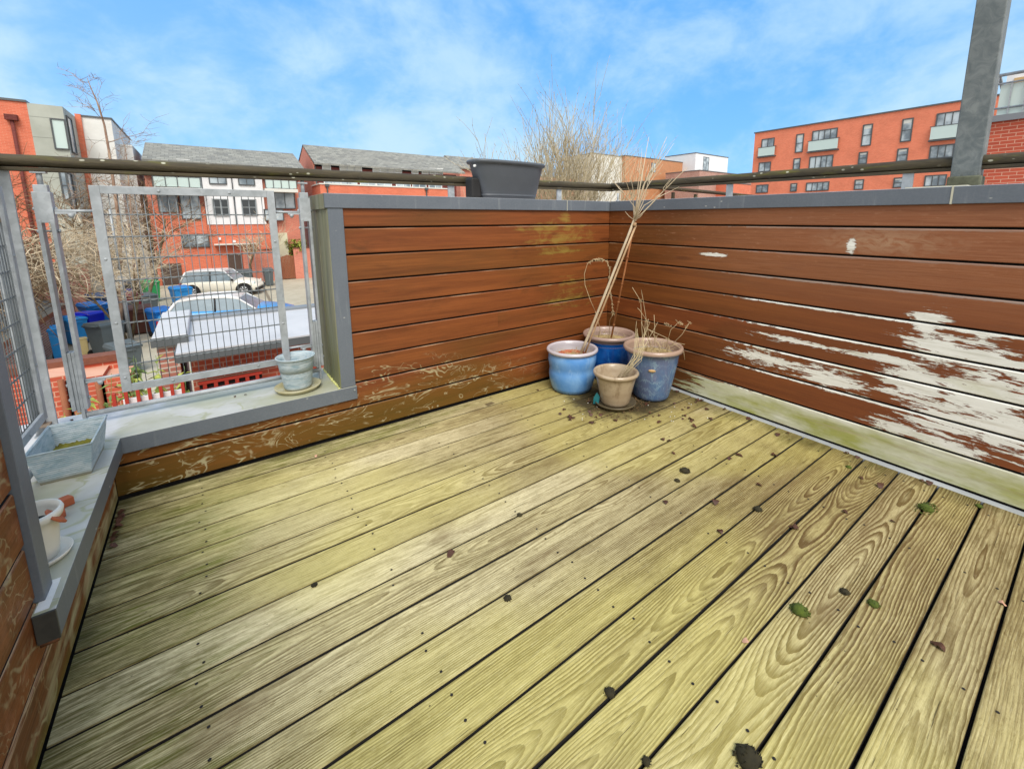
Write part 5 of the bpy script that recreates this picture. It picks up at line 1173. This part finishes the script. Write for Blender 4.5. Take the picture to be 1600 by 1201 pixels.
# ---------------------------------------------------------------- parked cars
def car(label, c, rz, L, Wd, H, body, roofm, kind):
    t = thing('parked_car', label, 'car', c, rz)
    if kind == 'swoop': t.scale = (1, 1, 1.09)
    mb = MB()
    if kind == 'boxy':
        st_ = [(-.5, .42, .50, .62), (-.485, .28, .78, .92), (-.44, .22, .86, 1.0), (-.30, .20, .90, 1.0), (-.1, .19, .90, 1.0), (.12, .19, .90, 1.0), (.22, .19, .89, 1.0), (.36, .20, .84, .97), (.45, .22, .74, .9), (.49, .28, .60, .78), (.5, .40, .5, .62)]
        gl = [(-.475, .86), (-.41, H-.03), (-.28, H), (.0, H), (.085, H-.04), (.215, .90)]
    else:
        st_ = [(-.5, .45, .62, .66), (-.488, .30, .86, .9), (-.45, .24, .95, .98), (-.30, .20, .96, 1.0), (-.1, .19, .93, 1.0), (.10, .19, .91, 1.0), (.2, .19, .92, 1.0), (.34, .21, .84, .96), (.44, .24, .72, .86), (.485, .30, .58, .72), (.5, .4, .5, .55)]
        gl = [(-.455, .96), (-.36, H-.06), (-.22, H), (-.02, H-.01), (.07, H-.08), (.235, .92)]
    rings = []
    if kind == 'swoop': st_ = [(a_, b_, c_+.10, d_) for a_, b_, c_, d_ in st_]
    for x, zb, zt__, wk in st_:
        hw_2 = Wd/2*wk; zm = zb+(zt__-zb)*.45; P = [(-hw_2*.55, zt__+.012), (-hw_2*.9, zt__-.015), (-hw_2*.985, zt__-.10), (-hw_2, zm), (-hw_2*.97, zb+.04), (-hw_2*.85, zb), (hw_2*.85, zb), (hw_2*.97, zb+.04), (hw_2, zm), (hw_2*.985, zt__-.10), (hw_2*.9, zt__-.015), (hw_2*.55, zt__+.012), (0, zt__+.02)]
        rings.append([mb.pt((x*L, y, z)) for y, z in P])
    for a, b in zip(rings, rings[1:]):
        for k in range(13): mb.face((a[k], a[(k+1) % 13], b[(k+1) % 13], b[k]), 0, True)
    mb.face(rings[0]); mb.face(rings[-1][::-1])
    mb.build('body', body, t)
    # greenhouse glass
    mb = MB(); rings = []
    for x, z in gl:
        k = (z-.86)/(H-.86); hw_2 = Wd/2*(.93-.17*max(k, 0)); rings.append([mb.pt((x*L, -hw_2, z)), mb.pt((x*L, hw_2, z)), mb.pt((x*L, Wd/2*.93, .84)), mb.pt((x*L, -Wd/2*.93, .84))])
    for a, b in zip(rings, rings[1:]):
        for k in range(4): mb.face((a[k], a[(k+1) % 4], b[(k+1) % 4], b[k]))
    mb.build('windows', mat('car_glass', speck(rgb(96, 112, 122), rgb(168, 184, 194), 1.5), rough=.06, spec=.8), t)
    # roof skin and pillars
    mb = MB(); hr_ = Wd/2*.765; top_ = [(x, z) for x, z in gl[1:-1]]
    up_ = [[mb.pt((x*L, y, z+.035+.02*(1-abs(y)/hr_))) for y in (-hr_-.015, -hr_*.6, 0, hr_*.6, hr_+.015)] for x, z in top_]
    dn_ = [[mb.pt((x*L, y, z-.01)) for y in (-hr_-.02, -hr_*.6, 0, hr_*.6, hr_+.02)] for x, z in top_]
    for i in range(len(top_)-1):
        for k in range(4): mb.face((up_[i][k], up_[i+1][k], up_[i+1][k+1], up_[i][k+1]), 0, True); mb.face((dn_[i][k+1], dn_[i+1][k+1], dn_[i+1][k], dn_[i][k]), 0, True)
        for k in (0, 4): mb.face((up_[i][k], dn_[i][k], dn_[i+1][k], up_[i+1][k]))
    for i in (0, len(top_)-1):
        for k in range(4): mb.face((up_[i][k], up_[i][k+1], dn_[i][k+1], dn_[i][k]))
    for s_ in (-1, 1):
        for (xa_, za_), (xb_, zb_), r_ in ((gl[0], gl[1], .05), (gl[-1], gl[-2], .03)):
            mb.tube([(xa_*L, s_*Wd/2*.93, .86), (xb_*L, s_*(hr_+.005), zb_)], r_, 6)
    mb.build('roof', roofm, t)
    for s_ in (-1, 1): mb = MB(); mb.tube([(-.10*L, s_*Wd/2*.94, .86), (-.10*L, s_*(hr_+.012), H-.01)], .03, 6); mb.build('door_pillar', M_BLK, t)
    for s_ in (-1, 1):
        for xw in (-.335, .325):
            mb = MB(); mb.tube([(xw*L, s_*(Wd/2-.20), .33), (xw*L, s_*(Wd/2+.006), .33)], .405, 22, sm=False); mb.build('wheel_arch', M_BLK, t)
            w = MB(); w.tube([(xw*L, s_*(Wd/2-.19), .32), (xw*L, s_*(Wd/2+.015), .32)], .325, 24, sm=False); wo = w.build('wheel', M_BLK, t, bevel=.01)
            w = MB(); w.tube([(xw*L, s_*(Wd/2), .32), (xw*L, s_*(Wd/2+.022), .32)], .215, 20, sm=False)
            w.build('rim', mat('dark_alloy_gap', color=rgb(60, 62, 64), rough=.5), wo)
            w = MB()
            for k in range(7):
                a = 2*pi*k/7; c1 = Vector((xw*L, s_*(Wd/2+.03), .32)); w.tube([c1+Vector((.03*cos(a), 0, .03*sin(a))), c1+Vector((.195*cos(a), 0, .195*sin(a)))], [.03, .035], 6)
            w.tube([(xw*L+.2*cos(2*pi*k/20), s_*(Wd/2+.028), .32+.21*sin(2*pi*k/20)) for k in range(21)], .012, 6); w.build('spokes', mat('alloy_silver', color=rgb(190, 192, 196), rough=.35, metal=.6), wo)
        mb = MB(); mb.box((.19*L-.07, s_*(Wd/2*.96)-.0, .86), (.19*L+.07, s_*(Wd/2*.96)+s_*.17, .97) if s_ > 0 else (.19*L+.07, s_*(Wd/2*.96)+.0001, .97))
        mb2 = MB(); y0_, y1_ = sorted((s_*Wd/2*.95, s_*(Wd/2*.95+.17))); mb2.box((.19*L-.06, y0_, .88), (.19*L+.05, y1_, .98)); mb2.build('wing_mirror', M_BLK if kind == 'boxy' else roofm, t, bevel=.02)
        y0_, y1_ = sorted((s_*Wd/2*.5, s_*Wd/2*.93)); mb = MB(); mb.box((-.497*L, y0_, .62), (-.465*L, y1_, .82)); mb.build('tail_light', mat('red_lamp_plastic', color=rgb(150, 20, 24), rough=.3), t, bevel=.02)
        mb = MB(); mb.lathe([(.12, 0), (.11, .03), (.0005, .05)], n=14)
        for v_ in mb.v: a_ = v_.copy(); v_.x, v_.y, v_.z = (.455*L+a_.z), s_*Wd*.36+a_.x*.9, .68+a_.y
        mb.build('headlight', M_GLB, t)
    mb = MB(); mb.box((-.503*L, -Wd*.45, .28), (-.47*L, Wd*.45, .46)); mb.box((.47*L, -Wd*.44, .24), (.503*L, Wd*.44, .42)); mb.build('bumper', M_BLK, t, bevel=.02)
    return t
def paint(nm, c, r_=.25): return mat(nm, color=c, rough=r_, spec=.6)
M_CW = paint('white_car_paint', rgb(226, 222, 208)); M_CBL = paint('sky_blue_car_paint', rgb(60, 140, 200)); 
fr_ = PZ(382, 462, ZG); ang = radians(-20); Lc = 3.74; hd = Vector((cos(ang), sin(ang), 0)); cc = fr_-hd*(.325*Lc)+Vector((-sin(ang), cos(ang), 0))*.85
car('white three-door hatchback parked side-on in front of the brick terrace', (cc.x, cc.y, ZG), ang, Lc, 1.7, 1.42, M_CW, paint('white_roof_paint', rgb(214, 216, 216)), 'boxy')
a2 = PZ(352, 463, ZG+1.53); ang2 = radians(-14)
car('sky blue car with a white roof parked behind the flat garage roof', (a2.x+.25, a2.y+.25, ZG), ang2, 4.2, 1.75, 1.42, M_CBL, paint('white_roof_paint', rgb(214, 216, 216)), 'swoop')

# ---------------------------------------------------------------- bare trees
def bare_tree(name, label, base, trunk_m, twig_m, seed, height, r0, levels=4, spread=.5, nstem=1, nb=5, lift=.35, twr=.006, crown_from=.25, group=None, buds=0, lean=(0, 0), twn=None, path=None, tilt=.32):
    r_ = random.Random(seed); t = thing(name, label, 'tree' if 'tree' in name else 'shrub', base, 0, group); tk = MB(); cr = MB()
    def branch(p, d, L, rad, lv, mbt):
        n = 4 if lv < 3 else 3; P = [p]; D = d.copy()
        for i in range(n):
            D = (D+Vector((r_.gauss(0, .13), r_.gauss(0, .13), r_.gauss(lift*.12, .10)))).normalized(); P.append(P[-1]+D*L/n)
        mbt.tube(P, [rad*(1-.55*i/n) for i in range(n+1)], 6 if lv == 0 else (5 if lv == 1 else 3), cap=lv < 2, sm=lv < 2)
        if lv >= levels:
            if buds:
                for k in range(buds):
                    q_ = P[-1].lerp(P[-2], r_.random()); o_ = Vector((r_.uniform(-1, 1), r_.uniform(-1, 1), r_.uniform(-1, 1)))*.04; cr.tube([q_, q_+o_], [.018, .01], 3, cap=False, sm=False)
            return
        k_ = nb if lv else nb+2
        if twn and lv >= levels-1: k_ = twn
        for i in range(k_):
            f = (crown_from if lv == 0 else .2)+(1-(crown_from if lv == 0 else .2))*(i+r_.random())/k_; idx = min(int(f*n), n-1); q_ = P[idx].lerp(P[idx+1], f*n-idx)
            ax = Vector((r_.gauss(0, 1), r_.gauss(0, 1), r_.gauss(0, .4))).normalized(); nd = (D*.75+ax*spread*(1+.25*lv)+Vector((0, 0, lift))).normalized()
            branch(q_, nd, L*r_.uniform(.42, .72)*(1-.35*f if lv == 0 else 1), max(rad*.45*(1-.4*f), twr), lv+1, cr)
    if path:
        P = [Vector(p_)-Vector(base) for p_ in path]; nP = len(P)-1; tk.tube(P, [r0*(1-.9*i/nP) for i in range(nP+1)], 7)
        for i in range(nb*2):
            f = crown_from+(1-crown_from)*(i+r_.random())/(nb*2); idx = min(int(f*nP), nP-1); q_ = P[idx].lerp(P[idx+1], f*nP-idx)
            a = r_.uniform(0, 2*pi); nd = Vector((cos(a)*spread, sin(a)*spread, r_.uniform(.25, .8))).normalized(); branch(q_, nd, height*.36*(1.15-f)*r_.uniform(.7, 1.2), max(r0*.35*(1.1-f), twr), 1, cr)
        nstem = 0
    for s_ in range(nstem):
        a = 2*pi*(s_*.618)+r_.random()*.4; tl = tilt*(1 if nstem < 6 else sqrt((s_+.5)/nstem)); d = Vector((cos(a)*(tl if nstem > 1 else 0)+lean[0], sin(a)*(tl if nstem > 1 else 0)+lean[1], 1)).normalized()
        branch(Vector((cos(a)*.15*(nstem > 1), sin(a)*.15*(nstem > 1), 0)), d, height*r_.uniform(.6, .75), r0, 0, tk)
    tk.build('trunk', trunk_m, t); cr.build('crown', twig_m, t); return t
# tall slender tree by the bins
b = PZ(188, 528, ZG)
pth = [PD(u, v, 21.2) for u, v in ((188, 524), (189, 470), (188, 400), (185, 340), (178, 290), (171, 240), (163, 195), (152, 160), (143, 140), (136, 122))]; b = pth[0]
TB = mat('red_brown_twig', m_bark(rgb(140, 114, 98), rgb(172, 148, 128)), rough=.95, spec=.05)
bare_tree('bare_tree', 'tall slender bare tree rising above the bins and the handrail on the left', (b.x, b.y, ZG), TB, TB, 11, 6.0, .075, levels=3, spread=.8, nb=5, lift=.12, twr=.0055, crown_from=.24, path=pth)
pth = [PD(u, v, 23.5) for u, v in ((212, 500), (210, 440), (207, 380), (204, 320), (200, 270), (196, 232), (186, 205))]; b = pth[0]
bare_tree('bare_tree', 'second slim bare tree between the tall tree and the slate roofed terrace', (b.x, b.y, ZG), TB, TB, 27, 4.6, .045, levels=3, spread=.8, nb=5, lift=.12, twr=.0055, crown_from=.3, path=pth)
bare_tree('bare_shrub', 'dense pale twiggy bare shrub in front of the tall tree trunk', (-4.9, 18.6, ZG), M_BARK, M_TWIGP, 12, 4.8, .05, levels=3, spread=.9, nb=7, nstem=4, lift=.15, twr=.007, crown_from=.45)
bare_tree('bare_tree', 'bushy bare tree filling the gap left of the mesh panel', (-8.6, 21, ZG), M_BARK, M_TWIG, 14, 6.4, .10, levels=3, spread=.8, nb=7, nstem=2, lift=.15, twr=.009, crown_from=.4)
bare_tree('bare_tree', 'mid-height bare tree behind the bins with pale branches in front of the pale wing', (-5.0, 24, ZG), M_BARK, M_TWIG, 18, 6.4, .08, levels=3, spread=.8, nb=8, nstem=2, lift=.15, twr=.008, crown_from=.45)
# climber tangle on the outbuilding
def tangle(label, c, rad, n, m, seed, r0=.012):
    r_ = random.Random(seed); t = thing('climbing_plant', label, 'climbing plant', c); mb = MB()
    for i in range(n):
        p = Vector((r_.uniform(-1, 1)*rad[0], r_.uniform(-1, 1)*rad[1], r_.uniform(-1, .6)*rad[2])); d = Vector((r_.gauss(0, 1), r_.gauss(0, 1), r_.gauss(.2, .8))).normalized(); P = [p]
        for k in range(9): d = (d+Vector((r_.gauss(0, .45), r_.gauss(0, .45), r_.gauss(-.06, .35)))).normalized(); P.append(P[-1]+d*r_.uniform(.12, .26))
        w = r0*r_.uniform(.35, 1); mb.tube(P, [w*(1-.07*k) for k in range(10)], 4, cap=False)
    mb.build('stems', m, t); return t
tangle('matted dry brown climber heaped over the brick outbuilding', (-7.4, 15.6, -.1), (1.5, 2.0, 1.1), 620, M_TWIG, 31, .016)
tangle('looping pale climber stems in front of the slotted post', (-6.5, 14.4, .1), (1.0, 1.4, .9), 150, M_TWIGP, 32, .016)
tangle('dark matted creeper on the boundary wall behind the blue bins', (-7.5, 19.8, -.5), (.6, 2.2, .9), 420, mat('dark_brown_twig', m_bark(rgb(72, 58, 44), rgb(112, 96, 74))), 33, .018)
# small pollarded tree by the garden wall
b = PY(393, 430, 32)
bare_tree('bare_tree', 'small bare garden tree in front of the terrace door', (b.x, 32, ZG), M_BARK, M_TWIGP, 15, 4.3, .09, levels=3, spread=.95, nb=6, lift=.35, twr=.012, crown_from=.55)
b = PY(440, 430, 31.8)
bare_tree('bare_tree', 'thin bare sapling beside the brown board gate', (b.x, 32.6, ZG), M_BARK, M_TWIGP, 16, 5.0, .05, levels=2, spread=.6, nb=6, lift=.35, twr=.012, crown_from=.35)
# big budding tree behind the parapet corner
def fan(label, u, v, dist, h, seed, nstem, name='budding_tree', tw=.010, hspread=.30, lv=2, nb=7, buds=1, tilt=.55):
    p = PD(u, v, dist); return bare_tree(name, label, (p.x, p.y, ZG), M_BUFF, M_BUFF, seed, h, .04, levels=lv, spread=hspread, nb=nb, nstem=nstem, lift=.30, twr=tw, crown_from=.35, buds=buds, tilt=tilt)
fan('broad buff-coloured budding tree rising behind the grey planter', 882, 300, 20, 8.9, 17, 30, tilt=.60, tw=.010, hspread=.42, nb=7)
fan('lower budding tree at the left end of the clump behind the planter', 812, 300, 22, 6.0, 19, 9, hspread=.42, tw=.007, tilt=.7)
fan('lower thin budding tree behind the tips of the dead standard tree', 975, 300, 21, 5.2, 20, 8, hspread=.42, tw=.007, tilt=.7)
fan('far thin budding bush right of the dead standard tree', 1050, 300, 27, 5.0, 23, 6, hspread=.4, tw=.009, buds=0)
# leafy plants just below the balcony
def leafy(label, c, n, h, seed, m, L=.13):
    r_ = random.Random(seed); t = thing('leafy_plant', label, 'plant', c); sm_ = MB(); lf = MB()
    for i in range(n):
        a = Vector((r_.gauss(0, .16), r_.gauss(0, .12), 0)); e = a+Vector((r_.gauss(0, .25), r_.gauss(0, .2), h*r_.uniform(.6, 1))); P = [a, a.lerp(e, .5)+Vector((r_.gauss(0, .05), 0, .05)), e]; sm_.tube(P, [.008, .006, .003], 5)
        for k in range(30):
            f = r_.uniform(.35, 1); p = P[1].lerp(P[2], (f-.5)*2) if f > .5 else P[0].lerp(P[1], f*2); d = Vector((r_.gauss(0, 1), r_.gauss(0, 1), r_.gauss(-.2, .5))).normalized(); s_ = L*r_.uniform(.6, 1.2); w = d.cross(Vector((0, 0, 1))).normalized()*s_*.22
            ids = [lf.pt(q_) for q_ in (p, p+d*s_*.4+w, p+d*s_+Vector((0, 0, -s_*.25)), p+d*s_*.4-w)]; lf.face(ids)
    sm_.build('stem', M_LEAFD, t); lf.build('foliage', m, t); return t
p = PY(235, 590, 4.9); leafy('loose leafy shrub with narrow yellow-green leaves below the mesh panel', (p.x, 4.9, ZG), 30, 2.45, 41, M_LEAF, .15)
p = PY(215, 575, 6.2); leafy('mid-green bamboo-like plant beside the garage parapet', (p.x, 6.2, ZG), 16, 2.3, 42, M_LEAFD)
p = PY(100, 600, 6.6); leafy('yellow-green plant growing over the near garden wall', (p.x, 6.6, ZG), 24, 1.6, 43, M_LEAF, .11)
p = PX(20, 640, -5.2); leafy('green leafy bush seen low through the left mesh panel', (-5.2, 3.2, ZG), 30, 1.9, 44, M_LEAFD, .14)
p = PY(462, 380, 33.6); leafy('bright green evergreen bush on the brick garden wall', (p.x+.1, 33.5, ZG+1.0), 30, 1.9, 45, M_LEAF, .3)
mb = MB(); p = PY(196, 500, 11); q_ = thing('lamp_post', 'slim grey steel pole in front of the bins', 'pole', (PZ(205, 535, ZG).x, PZ(205, 535, ZG).y, ZG)); mb.tube([(0, 0, 0), (0, 0, 2.4)], .06, 10); mb.tube([(0, 0, 2.4), (0, 0, 4.6)], .035, 10); mb.build('shaft', M_GALV, q_)
